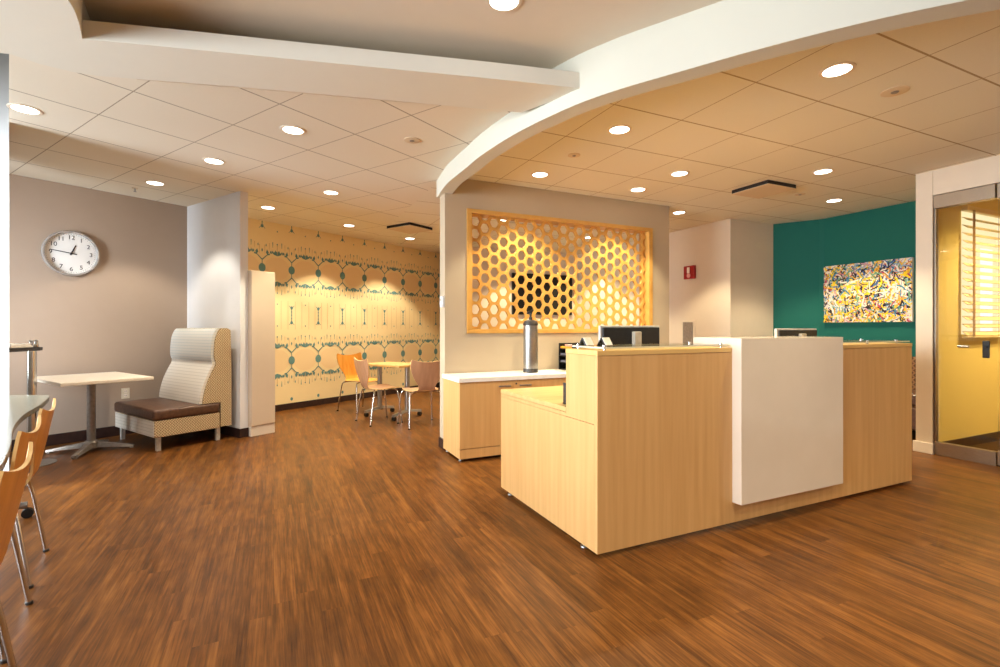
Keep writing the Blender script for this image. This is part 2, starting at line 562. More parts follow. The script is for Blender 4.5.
# clock wall (painted) and the wallpapered wall, one plane
struct('wall_clock', MB().box(0.4, 2.93, V_LOUNGE, V_LOUNGE + 0.12, 0, 2.80), M['taupe'], AL)
struct('baseboard_clock', MB().box(0.4, 2.88, V_LOUNGE - 0.013, V_LOUNGE, 0, 0.115, 0.003), M['base_dark'], AL)
struct('wall_stub', MB().box(2.88, 2.968, 5.47, V_LOUNGE, 0, 2.80), M['white_wall'], AL)
struct('baseboard_stub', MB().box(2.868, 2.969, 5.458, V_LOUNGE - 0.014, 0, 0.10), M['base_dark'], AL)


def wallpaper():
    mb = MB()
    mb.box(2.93, 9.2, V_LOUNGE, V_LOUNGE + 0.12, 0, 2.80)
    y = V_LOUNGE - 0.0012
    lay = [0]

    def poly(pts, mi):
        lay[0] += 1
        yy = y - 0.00025 * (lay[0] % 7) - (0.0 if mi == 3 else 0.0022)
        mb.face([(p[0], yy, p[1]) for p in pts], mi)

    def dot(u, z, a, b, mi, k=14):
        poly([(u + a * cos(2 * pi * i / k), z + b * sin(2 * pi * i / k)) for i in range(k)], mi)

    def line(p0, p1, w0, w1, mi):
        d = Vector((p1[0] - p0[0], p1[1] - p0[1])).normalized()
        nx, nz = -d.y, d.x
        poly([(p0[0] + nx * w0, p0[1] + nz * w0), (p0[0] - nx * w0, p0[1] - nz * w0), (p1[0] - nx * w1, p1[1] - nz * w1), (p1[0] + nx * w1, p1[1] + nz * w1)], mi)

    def leaf(u, z, ang, ln, w, mi):
        ca, sa = cos(ang), sin(ang)
        poly([(u, z), (u + ca * ln * .5 - sa * w, z + sa * ln * .5 + ca * w), (u + ca * ln, z + sa * ln), (u + ca * ln * .5 + sa * w, z + sa * ln * .5 - ca * w)], mi)

    P = 0.4605
    for k in range(-2, 12):
        u = 4.319 + P * k
        if u < 3.02 or u > 9.1:
            continue
        for zc in (2.085, 0.735):
            um = u + P / 2
            dot(um, zc, 0.20, 0.165, 3, 24)                       # blush oval between the dots
            for s in (1, -1):
                zz = lambda d: zc + s * d
                line((u, zz(0.05)), (u, zz(0.12)), 0.006, 0.005, 1)
                for t in (1, -1):
                    line((u, zz(0.115)), (u + t * 0.075, zz(0.185)), 0.0085, 0.006, 1)
                    line((u + t * 0.075, zz(0.185)), (u + t * 0.115, zz(0.20)), 0.006, 0.012, 1)
                    leaf(u + t * 0.085, zz(0.18), s * (pi / 2 + t * 0.15), 0.085, 0.022, 1)
                    leaf(u + t * 0.115, zz(0.205), s * (pi / 2 - t * 0.5), 0.055, 0.014, 1)
                    line((u + t * 0.04, zz(0.20)), (u + t * 0.04, zz(0.33)), 0.002, 0.005, 2)
                    line((u + t * 0.11, zz(0.27)), (u + t * 0.11, zz(0.36)), 0.002, 0.005, 2)
                for t in (1, -1):
                    for f_, h_ in ((0.62, 0.205), (0.78, 0.20), (0.90, 0.192)):
                        leaf(u + t * P / 2 * f_, zz(h_), s * (pi / 2 - t * 0.35), 0.06, 0.010, 1)
                        leaf(u + t * P / 2 * f_, zz(h_), s * (pi / 2 + t * 0.45), 0.05, 0.009, 1)
                    line((u + t * 0.16, zz(0.30)), (u + t * 0.16, zz(0.38)), 0.002, 0.006, 1)
                    leaf(u + t * 0.06, zz(0.30), s * pi / 2, 0.05, 0.008, 1)
                leaf(u, zz(0.22), s * pi / 2, 0.06, 0.012, 1)
                for a in (-0.9, -0.35, 0.35, 0.9):                 # spray halfway between two dots
                    leaf(um, zz(0.185), s * (pi / 2) + a, 0.09, 0.017, 1)
                line((um, zz(0.20)), (um, zz(0.34)), 0.0025, 0.006, 2)
                dot(um, zz(0.355), 0.010, 0.013, 1, 8)
            dot(u, zc, 0.052, 0.062, 1, 16)
        for zc, half in ((1.41, 0.11), (2.79, 0.11), (0.05, 0.1)):  # barred spindles
            if zc - half < 0.02 and zc < 0.1:
                rng = (0.12, 0.17)
            else:
                rng = None
            z0, z1 = zc - half, min(zc + half, 2.75)
            if rng:
                dot(u, 0.155, 0.022, 0.026, 1, 10)
                continue
            line((u, z0), (u, z1), 0.0065, 0.0065, 1)
            for z, s in ((zc - half, 1), (zc + half, -1)):
                if z > 2.70:
                    continue
                dot(u, z, 0.022, 0.026, 1, 10)
                for t in (1, -1):
                    line((u, z + s * 0.01), (u + t * 0.045, z - s * 0.035), 0.006, 0.003, 1)
            for i in range(3):
                if z0 + 0.06 + i * 0.05 < 2.72:
                    dot(u, z0 + 0.06 + i * 0.05, 0.012, 0.010, 1, 8)
            um = u + P / 2
            for d in (-0.16, 0.16):
                if 0.15 < zc + d < 2.70:
                    dot(um, zc + d, 0.009, 0.012, 1, 8)
        for t in (-0.17, -0.06, 0.06, 0.17):
            line((u + t, 1.20), (u + t, 1.62), 0.003, 0.003, 2)
    return mb


struct('wall_wallpaper', wallpaper(), [M['paper'], M['paper_line'], M['paper_faint'], M['paper_oval']], AL)
struct('baseboard_wallpaper', MB().box(3.03, 9.2, V_LOUNGE - 0.02, V_LOUNGE - 0.005, 0, 0.095, 0.003), M['base_dark'], AL)

# partition with the opening for the honeycomb screen
OU0, OU1, OZ0, OZ1 = 1.795, 4.240, 1.168, 2.452
PU0, PU1, PT = 1.562, 4.515, 0.16
pw = MB()
pw.box(PU0, OU0, V_PART, V_PART + PT, 0, 2.80)
pw.box(OU1, PU1, V_PART, V_PART + PT, 0, 2.80)
pw.box(OU0, OU1, V_PART, V_PART + PT, 0, OZ0)
pw.box(OU0, OU1, V_PART, V_PART + PT, OZ1, 2.80)
struct('wall_partition', pw, M['greige'], AR)
struct('baseboard_partition', MB().box(PU0 - 0.012, PU1 + 0.012, V_PART - 0.012, V_PART + PT + 0.012, 0, 0.10), M['base_dark'], AR)

# walls beyond the partition, the alarm wall, the jog, the teal alcove
struct('wall_far', MB().box(3.2, U_FIRE + 0.3, 8.64, 8.76, 0, 2.80), M['beige_wall'], AR)
struct('wall_far_return', MB().box(3.2, 3.3, 8.76, 9.75, 0, 2.80), M['beige_wall'], AR)
struct('wall_alarm', MB().prism([(U_FIRE, 4.87), (6.69, 4.87), (6.69, 5.0), (5.95, 5.0), (5.95, 8.64), (U_FIRE, 8.64)], 0, 2.80), M['beige_wall'], AR)
struct('baseboard_alarm', MB().prism([(U_FIRE - 0.012, 4.858), (6.68, 4.858), (6.68, 4.87), (U_FIRE, 4.87), (U_FIRE, 8.6), (U_FIRE - 0.012, 8.6)], 0, 0.1), M['base_white'], AR)
struct('wall_teal', MB().prism([(6.69, 4.87), (6.985, 4.385), (U_GREEN, 4.32), (U_GREEN, 2.69), (7.15, 2.69), (7.15, 4.5), (6.9, 5.0), (6.69, 5.0)], 0, 2.80), M['green'], AR)
struct('wall_right', MB().box(U_FIRE, 9.3, 2.575, 2.69, 0, 2.80), M['beige_wall'], AR)
struct('trim_glass_jamb', MB().box(U_FIRE - 0.004, U_FIRE + 0.11, 2.552, 2.574, 0.0, 2.80), M['beige_wall'], AR)
struct('wall_right_header', MB().box(U_FIRE, U_FIRE + 0.11, -1.6, 2.551, 2.51, 2.80), M['beige_wall'], AR)
struct('wall_right_front', MB().box(U_FIRE, U_FIRE + 0.11, -3.9, 1.05, 0, 2.51), M['beige_wall'], AR)
struct('baseboard_right', MB().box(U_FIRE - 0.016, U_FIRE + 0.02, 2.545, 2.71, 0, 0.105, 0.004), M['base_white'], AR)
struct('wall_office', MB().box(U_FIRE + 0.112, 9.2, 2.567, 2.574, 0, 2.75), M['yellow_wall'], AR)
struct('baseboard_office', MB().box(U_FIRE + 0.112, 9.2, 2.553, 2.566, 0.006, 0.10), M['base_dark'], AR)
struct('wall_office_far', MB().box(9.2, 9.3, -1.7, 2.7, 0, 2.80), M['yellow_wall'], AR)
struct('wall_office_front', MB().box(U_FIRE + 0.11, 9.2, -1.7, -1.6, 0, 2.80), M['yellow_wall'], AR)

# window wall to the left and the wall behind the viewpoint
lw = MB()
lw.box(-5.30, -5.18, -4.3, 5.2, 0, 0.35)
lw.box(-5.30, -5.18, -4.3, 5.2, 2.55, 3.4)
for y0, y1 in ((-4.3, -3.9), (-2.2, -1.95), (-0.25, 0.0), (1.7, 1.95), (3.6, 5.2)):
    lw.box(-5.30, -5.18, y0, y1, 0.35, 2.55)
struct('wall_left', lw, M['white_wall'])
for i, (y0, y1) in enumerate(((-3.9, -2.2), (-1.95, -0.25), (0.0, 1.7), (1.95, 3.6))):
    w = MB()
    w.box(-5.26, -5.22, y0 + 0.001, y0 + 0.05, 0.351, 2.549)
    w.box(-5.26, -5.22, y1 - 0.05, y1 - 0.001, 0.351, 2.549)
    w.box(-5.26, -5.22, y0 + 0.05, y1 - 0.05, 0.351, 0.40)
    w.box(-5.26, -5.22, y0 + 0.05, y1 - 0.05, 2.50, 2.549)
    fr = struct('window_%d' % (i + 1), w, M['steel'])
    MB().box(-5.243, -5.237, y0 + 0.05, y1 - 0.05, 0.40, 2.50).build('pane', M['glass_shelf'], fr)
struct('wall_back', MB().box(-5.3, 7.5, -4.4, -4.3, 0, 3.4), M['beige_wall'])
struct('column_left', MB().prism([(-3.632, 3.625), (-3.90, 3.893), (-4.6, 3.893), (-4.6, 3.625)], 0, 3.40), paint('column_paint', rgb(172, 171, 168)))

# glass front at the right
gf = thing('glass_partition', 'clear glass office front with brushed metal header and floor rail', 'glass partition', (*R(U_FIRE, 0), 0), AR)
gf['kind'] = 'structure'
MB().box(0.035, 0.047, 2.10, 2.548, 0.125, 2.38).build('glass_pane', M['glass'], gf)
MB().box(0.0, 0.08, 2.10, 2.549, 2.38, 2.505, 0.003).build('header_rail', M['header'], gf)
MB().box(0.01, 0.07, 2.10, 2.549, 0.0, 0.125, 0.003).build('floor_rail', M['header'], gf)
MB().box(0.02, 0.06, 2.535, 2.549, 0.125, 2.38).build('side_channel', M['header'], gf)
gd = thing('door_1', 'frameless glass office door with metal rails', 'door', (*R(U_FIRE, 0), 0), AR)
gd['kind'] = 'structure'
MB().box(0.033, 0.045, 1.10, 2.09, 0.14, 2.37).build('glass_pane', M['glass'], gd)
MB().box(0.005, 0.075, 1.10, 2.09, 2.37, 2.505, 0.003).build('top_rail', M['header'], gd)
MB().box(0.012, 0.068, 1.10, 2.09, 0.012, 0.14, 0.003).build('bottom_rail', M['header'], gd)
lk = MB()
lk.box(0.018, 0.034, 2.145, 2.195, 0.955, 1.11, 0.006)
lk.cyl((0.004, 2.17, 1.06), (0.02, 2.17, 1.06), 0.014)
lk.build('lock', M['black'], gf)
pk = MB()
pk.cyl((0.024, 2.29, 1.055), (0.024, 2.37, 1.055), 0.011)
pk.cyl((0.024, 2.33, 1.055), (0.037, 2.33, 1.055), 0.008)
pk.build('knob', M['steel'], gf)

# blinded window on the office wall
wb = thing('window_blind', 'wooden slat blind over bright window seen through the office glass', 'blind', (*R(6.37, 2.567), 0), AR)
MB().box(0.0, 1.7, -0.012, -0.003, 1.16, 2.42).build('window_pane', M['pane_warm'], wb)
MB().box(0.36, 0.62, -0.016, -0.0125, 1.16, 2.06).build('bright_pane', M['pane_day'], wb)
MB().box(-0.04, 1.74, -0.07, -0.017, 2.41, 2.46, 0.004).build('headrail', M['blind'], wb)
for i in range(16):
    z = 1.17 + i * 0.0775
    s = bmesh.new()
    mb = MB()
    mb.extr([(-0.066, z - 0.016), (-0.064, z - 0.021), (-0.020, z + 0.016), (-0.022, z + 0.021)], -0.03, 1.73)
    s.free()
    mb.build('slat', M['blind'], wb)
for x in (0.06, 0.85, 1.62):
    MB().box(x, x + 0.045, -0.0735, -0.070, 1.14, 2.42).build('ladder_tape', M['blind_dark'], wb)
MB().box(-0.03, 1.73, -0.066, -0.02, 1.125, 1.145, 0.004).build('bottom_rail', M['blind'], wb)

# ------------------------------------------------------------------ reception desk
DU0, DU1, DV0, DV1 = 1.559, 4.565, 2.143, 2.45
t = thing('reception_desk', 'L-shaped maple reception desk with gloss white panel on its front', 'reception desk', (0, 0, 0), AR)
MB().box(DU0, DU1, DV0, DV0 + 0.028, 0.027, 1.081, 0.0015).build('front_panel', M['maple_v'], t)
MB().box(DU0, DU0 + 0.028, DV0 + 0.029, DV1, 0.712, 1.081, 0.0012).build('end_panel', M['maple_v'], t)
MB().box(DU0, DU0 + 0.028, DV0 + 0.029, 3.357, 0.027, 0.7095, 0.0012).build('wing_panel', M['maple_v'], t)
MB().box(DU0, DU0 + 0.028, DV1 + 0.001, 3.357, 0.711, 0.734, 0.001).build('wing_edge', M['maple_v'], t)
MB().box(DU1 - 0.028, DU1, DV0 + 0.029, 3.05, 0.027, 1.081, 0.0012).build('side_panel', M['maple_v'], t)
MB().box(DU0 + 0.028, DU1 - 0.028, DV1 - 0.022, DV1, 0.712, 1.081).build('inner_panel', M['maple_v'], t)
MB().box(DU0 - 0.002, 2.567 - 0.002, DV0 - 0.002, DV1 + 0.002, 1.082, 1.108, 0.0015).build('counter_top', M['maple_h'], t)
MB().box(3.57 + 0.002, DU1 + 0.002, DV0 - 0.002, DV1 + 0.002, 1.082, 1.108, 0.0015).build('counter_top', M['maple_h'], t)
MB().box(DU0 + 0.029, DU1 - 0.029, DV1 + 0.001, 3.05, 0.705, 0.735, 0.001).build('work_surface', M['maple_h'], t)
MB().box(DU0 - 0.001, 2.25, DV1 + 0.0005, 3.358, 0.736, 0.765, 0.0015).build('wing_top', M['yellow_top'], t)
MB().box(2.22, 2.245, 3.06, 3.35, 0.022, 0.734).build('modesty_panel', M['maple_v'], t)
wf = MB()
wf.extr([(2.077, 0.155), (DV0 - 0.001, 0.155), (DV0 - 0.001, 1.109), (DV1 + 0.002, 1.109), (DV1 + 0.002, 1.166), (2.077, 1.166)], 2.567, 3.57)
bmesh.ops.bevel(wf.bm, geom=wf.bm.edges[:], offset=0.0016, segments=2, affect='EDGES')
wp = wf.build('waterfall_panel', M['white_gloss'], t)
wp['label'] = 'gloss white waterfall panel'
for u, v in ((DU0 + 0.026, 2.30), (DU0 + 0.026, 3.24), (1.9, 2.23), (3.0, 2.23), (3.9, 2.23), (4.5, 2.23), (4.5, 2.98), (2.232, 3.2)):
    g = MB()
    g.lathe([(0.022, 0.0), (0.024, 0.003), (0.022, 0.010), (0.009, 0.011), (0.008, 0.03)], 16, (u, v, 0))
    g.build('glide', M['steel'], t, smooth=True)
for (a, b), posts in (((1.60, 2.548), ((1.625, 2.17), (1.625, 2.42), (2.50, 2.17), (2.50, 2.42))), ((3.60, 4.55), ((3.66, 2.17), (4.02, 2.17), (4.40, 2.17), (3.66, 2.42), (4.40, 2.42)))):
    gs = MB()
    gs.box(a, b, 2.150, 2.446, 1.118, 1.127)
    gs.build('glass_shelf', [M['glass_shelf'], M['glass_edge']], t)
    for u, v in posts:
        p = MB()
        p.cyl((u, v, 1.1082), (u, v, 1.118), 0.009)
        p.cyl((u, v, 1.1271), (u, v, 1.136), 0.012)
        p.build('standoff', M['chrome'], t)
for o in list(t.children):
    if o.name.startswith('glass_shelf'):
        for p in o.data.polygons:
            if abs(p.normal.z) < 0.5:
                p.material_index = 1

# monitors on the work surface, seen from behind


def monitor(u, v, w, ztop, label, rot=0.0, zb=0.7355):
    m = thing('computer_monitor', label, 'monitor', (*R(u, v), zb), AR + rot, 'monitors behind the counter')
    z1 = ztop - zb
    z0 = z1 - 0.33
    MB().box(-w / 2, w / 2, 0.0, 0.022, z0, z1, 0.004).build('bezel', M['silver'], m)
    MB().box(-w / 2 + 0.016, w / 2 - 0.012, -0.012, -0.0005, z0 + 0.012, z1 - 0.012, 0.004).build('rear_shell', M['black'], m)
    MB().box(-w / 2 + 0.014, w / 2 - 0.014, 0.0225, 0.025, z0 + 0.014, z1 - 0.014).build('screen', M['screen'], m)
    MB().box(-0.005, 0.055, -0.045, -0.0125, 0.013, z1 - 0.04, 0.006).build('stand', M['mon_stand'], m)
    MB().box(-0.12, 0.17, -0.10, 0.08, 0.0, 0.012, 0.004).build('base', M['mon_stand'], m)
    return m


monitor(2.163, 2.60, 0.50, 1.245, 'black-backed monitor with grey stand behind the two card holders', zb=0.7655)
monitor(3.86, 2.60, 0.50, 1.222, 'silver-edged monitor peeking over the gloss white panel')


def card_holder(u, v, z, rot, label):
    c = thing('card_holder', label, 'card holder', (*R(u, v), z), AR + rot, 'card holders on the counter')
    mb = MB()
    mb.extr([(-0.030, 0.0), (-0.025, 0.0), (0.0, 0.041), (0.025, 0.0), (0.030, 0.0), (0.003, 0.046), (-0.003, 0.046)], -0.035, 0.035)
    mb.build('holder_frame', M['black'], c)
    k = MB()
    k.extr([(-0.0318, 0.005), (-0.0292, 0.003), (-0.0042, 0.046), (-0.0066, 0.048)], -0.031, 0.034)
    k.build('card', M['card'], c)
    return c


card_holder(1.606, 2.315, 1.1275, 0.3, 'black tent card holder with white card, at the counter end corner')
card_holder(1.713, 2.285, 1.1275, 0.3, 'black tent card holder with white card, beside the monitor')

# small black organiser on the lower wing
og = thing('desk_organizer', 'black slotted organizer on the low wing against the tall counter', 'organizer', (*R(1.655, 2.513), 0.7655), AR)
MB().box(-0.05, 0.05, -0.05, 0.05, 0.0, 0.008, 0.002).build('base', M['black'], og)
for i in range(4):
    x = -0.047 + i * 0.029
    MB().box(x, x + 0.006, -0.048, 0.048, 0.0085, 0.13 - 0.012 * (i % 2), 0.002).build('divider', M['dark_grey'], og)

# ------------------------------------------------------------------ credenza by the partition
CV0, CV1, CU0, CU1 = 4.20, 4.675, 1.537, 3.75
c = thing('credenza', 'maple credenza with white top against the honeycomb partition', 'cabinet', (0, 0, 0), AR)
MB().box(CU0, CU1, CV0 + 0.022, CV1, 0.028, 0.727, 0.001).build('carcass', M['maple_v'], c)
MB().box(CU0, CU1, CV0 + 0.001, CV0 + 0.021, 0.028, 0.112, 0.001).build('kick_rail', M['maple_v'], c)
tp = MB().box(CU0 - 0.012, CU1 + 0.012, CV0 - 0.012, CV1 + 0.004, 0.728, 0.768, 0.002).build('countertop', M['white_top'], c)
tp['label'] = 'white solid countertop'
for i in range(4):
    a = CU0 + i * (CU1 - CU0) / 4
    b = CU0 + (i + 1) * (CU1 - CU0) / 4
    d = MB().box(a + 0.001, b - 0.0015, CV0, CV0 + 0.021, 0.118, 0.725, 0.0015).build('door', M['maple_v'], c)
    hx = b - 0.17 if i % 2 == 0 else a + 0.05
    h = MB()
    h.box(hx, hx + 0.125, CV0 - 0.028, CV0 - 0.018, 0.668, 0.684, 0.003)
    h.cyl((hx + 0.012, CV0 - 0.02, 0.676), (hx + 0.012, CV0, 0.676), 0.005)
    h.cyl((hx + 0.113, CV0 - 0.02, 0.676), (hx + 0.113, CV0, 0.676), 0.005)
    h.build('handle', M['steel'], d)
    if i % 2 == 1:
        MB().cyl((a + 0.022, CV0 - 0.004, 0.692), (a + 0.022, CV0, 0.692), 0.008).build('lock', M['dark_grey'], d)
for u, v in ((CU0 + 0.035, CV0 + 0.06), (CU0 + 0.035, CV1 - 0.05), (2.6, CV0 + 0.06), (CU1 - 0.05, CV0 + 0.06), (CU1 - 0.05, CV1 - 0.05)):
    g = MB()
    g.lathe([(0.024, 0.0), (0.026, 0.004), (0.022, 0.012), (0.009, 0.013), (0.008, 0.029)], 16, (u, v, 0))
    g.build('glide', M['steel'], c, smooth=True)

b = thing('metal_canister', 'tall brushed grey metal canister with valve on the credenza', 'canister', (*R(2.403, 4.45), 0.7685))
mb = MB()
mb.lathe([(0.062, 0.0), (0.073, 0.004), (0.075, 0.012), (0.075, 0.47), (0.072, 0.50), (0.06, 0.525), (0.03, 0.54)], 40)
mb.build('body', M['steel'], b, smooth=True)
MB().lathe([(0.0765, 0.0), (0.0768, 0.004), (0.0768, 0.034), (0.0757, 0.04)], 40, (0, 0, 0.001)).build('base_band', M['dark_grey'], b, smooth=True)
MB().lathe([(0.0757, 0.482), (0.0775, 0.486), (0.0775, 0.498), (0.070, 0.525), (0.032, 0.5415), (0.02, 0.5415)], 40).build('cap', M['dark_grey'], b, smooth=True)
v = MB()
v.lathe([(0.018, 0.542), (0.018, 0.565), (0.011, 0.57), (0.011, 0.595), (0.016, 0.60), (0.016, 0.612)], 20)
v.build('neck', M['dark_grey'], b, smooth=True)
v = MB()
v.box(-0.016, 0.016, -0.012, 0.012, 0.6125, 0.632, 0.003)
v.tube([(-0.012, 0, 0.622), (-0.03, 0, 0.618), (-0.034, 0, 0.60)], 0.008)
v.tube([(0.008, 0, 0.632), (0.02, 0, 0.642), (0.03, 0, 0.640)], 0.008)
v.build('valve', M['black'], b)

r = thing('document_rack', 'black tiered paper rack on the credenza behind the counter', 'paper rack', (*R(2.86, 4.645), 0.7685), AR - pi / 2)
MB().box(0, 0.012, 0, 0.24, 0, 0.29, 0.002).build('side_panel', M['black'], r)
MB().box(0.26, 0.272, 0, 0.24, 0, 0.29, 0.002).build('side_panel', M['black'], r)
MB().box(0.0125, 0.2595, 0.228, 0.24, 0, 0.29, 0.002).build('back_panel', M['black'], r)
for i, z in enumerate((0.0, 0.075, 0.15, 0.225)):
    MB().box(0.0125, 0.2595, 0.0, 0.2275, z, z + 0.008).build('shelf', M['black'], r)
for i, (z, mm, nm, lb) in enumerate(((0.2335, 'orange', 'paper_stack', 'stack of orange paper on the top tier of the black rack'),
                                     (0.1585, 'blue_grey', 'paper_stack', 'blue grey paper stack on the middle tier of the black rack'),
                                     (0.0835, 'blue_grey', 'paper_stack', 'dark paper stack on the lower tier of the black rack'))):
    tag(MB().box(0.02, 0.25, 0.012, 0.21, 0, 0.022, 0.002).build(nm, M[mm], None, (*R(2.86, 4.645), 0.7685 + z), AR - pi / 2), lb, 'paper')
tag(MB().box(0.08, 0.24, 0.03, 0.18, 0, 0.022, 0.002).build('paper_pad', M['pink'], None, (*R(2.86, 4.645), 0.7685 + 0.2565), AR - pi / 2), 'pink paper pad on the orange paper in the black rack', 'paper pad')

# ------------------------------------------------------------------ honeycomb screen
hs = thing('honeycomb_screen', 'maple honeycomb lattice screen framed in the partition opening', 'screen', (0, 0, 0), AR)
fr = MB()
F = 0.058
vy0, vy1 = V_PART - 0.012, V_PART + PT + 0.01
fr.box(OU0 + 0.001, OU1 - 0.001, vy0, vy1, OZ0 + 0.001, OZ0 + 0.044, 0.002)
fr.box(OU0 + 0.001, OU1 - 0.001, vy0, vy1, OZ1 - 0.044, OZ1 - 0.001, 0.002)
fr.box(OU0 + 0.001, OU0 + F, vy0, vy1, OZ0 + 0.0442, OZ1 - 0.0442, 0.002)
fr.box(OU1 - F, OU1 - 0.001, vy0, vy1, OZ0 + 0.0442, OZ1 - 0.0442, 0.002)
fr.build('frame', M['maple_hex'], hs)
HP, VP = 0.1082, 0.1318
S = HP / 1.5
hy0, hy1 = V_PART + 0.05, V_PART + 0.075
X0, X1, Z0, Z1 = OU0 + F + 0.0005, OU1 - F - 0.0005, OZ0 + 0.0445, OZ1 - 0.0445


def clip(poly):
    def cut(P, f):
        out = []
        for i in range(len(P)):
            a, b = P[i], P[(i + 1) % len(P)]
            fa, fb = f(a), f(b)
            if fa >= 0:
                out.append(a)
            if (fa >= 0) != (fb >= 0):
                tt = fa / (fa - fb)
                out.append((a[0] + (b[0] - a[0]) * tt, a[1] + (b[1] - a[1]) * tt))
        return out
    for f in (lambda p: p[0] - X0, lambda p: X1 - p[0], lambda p: p[1] - Z0, lambda p: Z1 - p[1]):
        if len(poly) < 3:
            return []
        poly = cut(poly, f)
    return poly


hm = MB()
NS = 18
for i in range(-1, 23):
    cu = 1.9143 + i * HP
    for j in range(-1, 12):
        cz = 2.343 - (j - 1) * VP + (0.0 if i % 2 == 0 else VP / 2)
        hexo = [(cu + S * cos(k * pi / 3), cz + VP / sqrt(3) * sin(k * pi / 3)) for k in range(6)]
        ri, rz = 0.0455, 0.0520
        # every cell: ring between its hexagon and a rounded hole, two faces and the wall of the hole
        outer = []
        for k in range(NS):
            a = 2 * pi * k / NS
            kk = int(k * 6 / NS) % 6
            tt = k * 6 / NS - int(k * 6 / NS)
            p, q2 = hexo[kk], hexo[(kk + 1) % 6]
            outer.append((p[0] + (q2[0] - p[0]) * tt, p[1] + (q2[1] - p[1]) * tt))
        inner = []
        for p in outer:
            dx, dz = p[0] - cu, p[1] - cz
            # rounded hexagon: shrink mostly towards a circle
            l = sqrt((dx / ri) ** 2 + (dz / rz) ** 2)
            cx_, cz_ = dx / l, dz / l
            hx_, hz_ = dx * 0.76, dz * 0.76
            inner.append((cu + 0.45 * cx_ + 0.55 * hx_, cz + 0.45 * cz_ + 0.55 * hz_))
        for k in range(NS):
            k2 = (k + 1) % NS
            ring = clip([outer[k], outer[k2], inner[k2], inner[k]])
            if len(ring) >= 3:
                hm.face([(p[0], hy0, p[1]) for p in ring])
                hm.face([(p[0], hy1, p[1]) for p in ring])
            a, b2 = inner[k], inner[k2]
            if all(X0 <= p[0] <= X1 and Z0 <= p[1] <= Z1 for p in (a, b2)):
                hm.face([(a[0], hy0, a[1]), (b2[0], hy0, b2[1]), (b2[0], hy1, b2[1]), (a[0], hy1, a[1])])
bmesh.ops.remove_doubles(hm.bm, verts=hm.bm.verts[:], dist=0.0004)
hm.build('lattice', M['maple_hex'], hs)

tv = thing('television', 'black wall television seen through the honeycomb screen', 'television', (*R(4.93, 8.639), 1.89), AR)
MB().box(-0.69, 0.69, -0.05, -0.001, -0.41, 0.41, 0.006).build('bezel', M['black'], tv)
MB().box(-0.675, 0.675, -0.0525, -0.0505, -0.395, 0.395).build('screen_panel', M['screen'], tv)

# thermostat on the partition end, alarm, access panel, outlet
w = thing('thermostat', 'small white thermostat on the left end of the partition', 'thermostat', (*R(PU0, V_PART + 0.05), 1.49), AR)
MB().box(-0.026, -0.0005, -0.04, 0.04, -0.055, 0.055, 0.005).build('cover', M['white_wall'], w)
MB().box(-0.028, -0.0262, -0.024, 0.024, 0.005, 0.035).build('display', M['mon_stand'], w)

a = thing('fire_alarm', 'red square fire alarm on the beige wall', 'fire alarm', (*R(U_FIRE, 5.585), 2.07), AR)
MB().box(-0.045, -0.0005, -0.105, 0.105, -0.10, 0.10, 0.008).build('housing', M['red'], a)
mb = MB()
mb.box(-0.062, -0.0455, -0.022, 0.022, -0.015, 0.075, 0.006)
mb.build('strobe', M['card'], a)
mb = MB()
mb.cyl((-0.052, 0.0, -0.05), (-0.0455, 0.0, -0.05), 0.034, n=24)
mb.build('sounder', M['pink'], a)

a = thing('access_panel', 'grey metal access panel low on the beige alarm wall', 'access panel', (*R(U_FIRE, 5.62), 1.06), AR)
MB().box(-0.012, -0.0005, -0.13, 0.13, -0.32, 0.28, 0.002).build('frame', M['beige_wall'], a)
MB().box(-0.03, -0.0125, -0.085, 0.10, -0.29, 0.25, 0.003).build('cover', M['grey_metal'], a)

a = thing('wall_outlet', 'ivory outlet on the taupe wall between table and booth', 'outlet', (*L(2.229, V_LOUNGE), 0.472), AL)
MB().box(-0.04, 0.04, -0.007, -0.0005, -0.06, 0.06, 0.002).build('plate', M['plate'], a)
for z in (-0.026, 0.026):
    s = MB().box(-0.017, 0.017, -0.010, -0.0072, z - 0.018, z + 0.018, 0.001).build('socket', M['card'], a)
    sl = MB()
    for x in (-0.007, 0.007):
        sl.box(x - 0.0015, x + 0.0015, -0.0104, -0.0101, z - 0.006, z + 0.006)
    sl.build('slots', M['ink'], s)

# ------------------------------------------------------------------ clock
ck = thing('wall_clock', 'round white wall clock with grey rim on the taupe wall', 'clock', (*L(1.742, V_LOUNGE), 2.02), AL)


def disc_ring(mb, prof, n=48):
    """profile of (radius, out) turned about the wall normal"""
    rings = []
    for r_, d in prof:
        rings.append([mb.bm.verts.new((r_ * cos(2 * pi * k / n), -d, r_ * sin(2 * pi * k / n))) for k in range(n)])
    for p, q_ in zip(rings, rings[1:]):
        for k in range(n):
            mb.bm.faces.new((p[k], p[(k + 1) % n], q_[(k + 1) % n], q_[k]))
    return rings


mb = MB()
rg = disc_ring(mb, [(0.218, 0.006), (0.218, 0.03), (0.224, 0.044), (0.236, 0.044), (0.242, 0.03), (0.242, 0.001), (0.218, 0.001), (0.218, 0.006)])
mb.build('rim', M['clock_rim'], ck, smooth=True)
mb = MB()
mb.cyl((0, -0.012, 0), (0, -0.002, 0), 0.2175, n=48)
dial = mb.build('dial', M['clock_face'], ck)


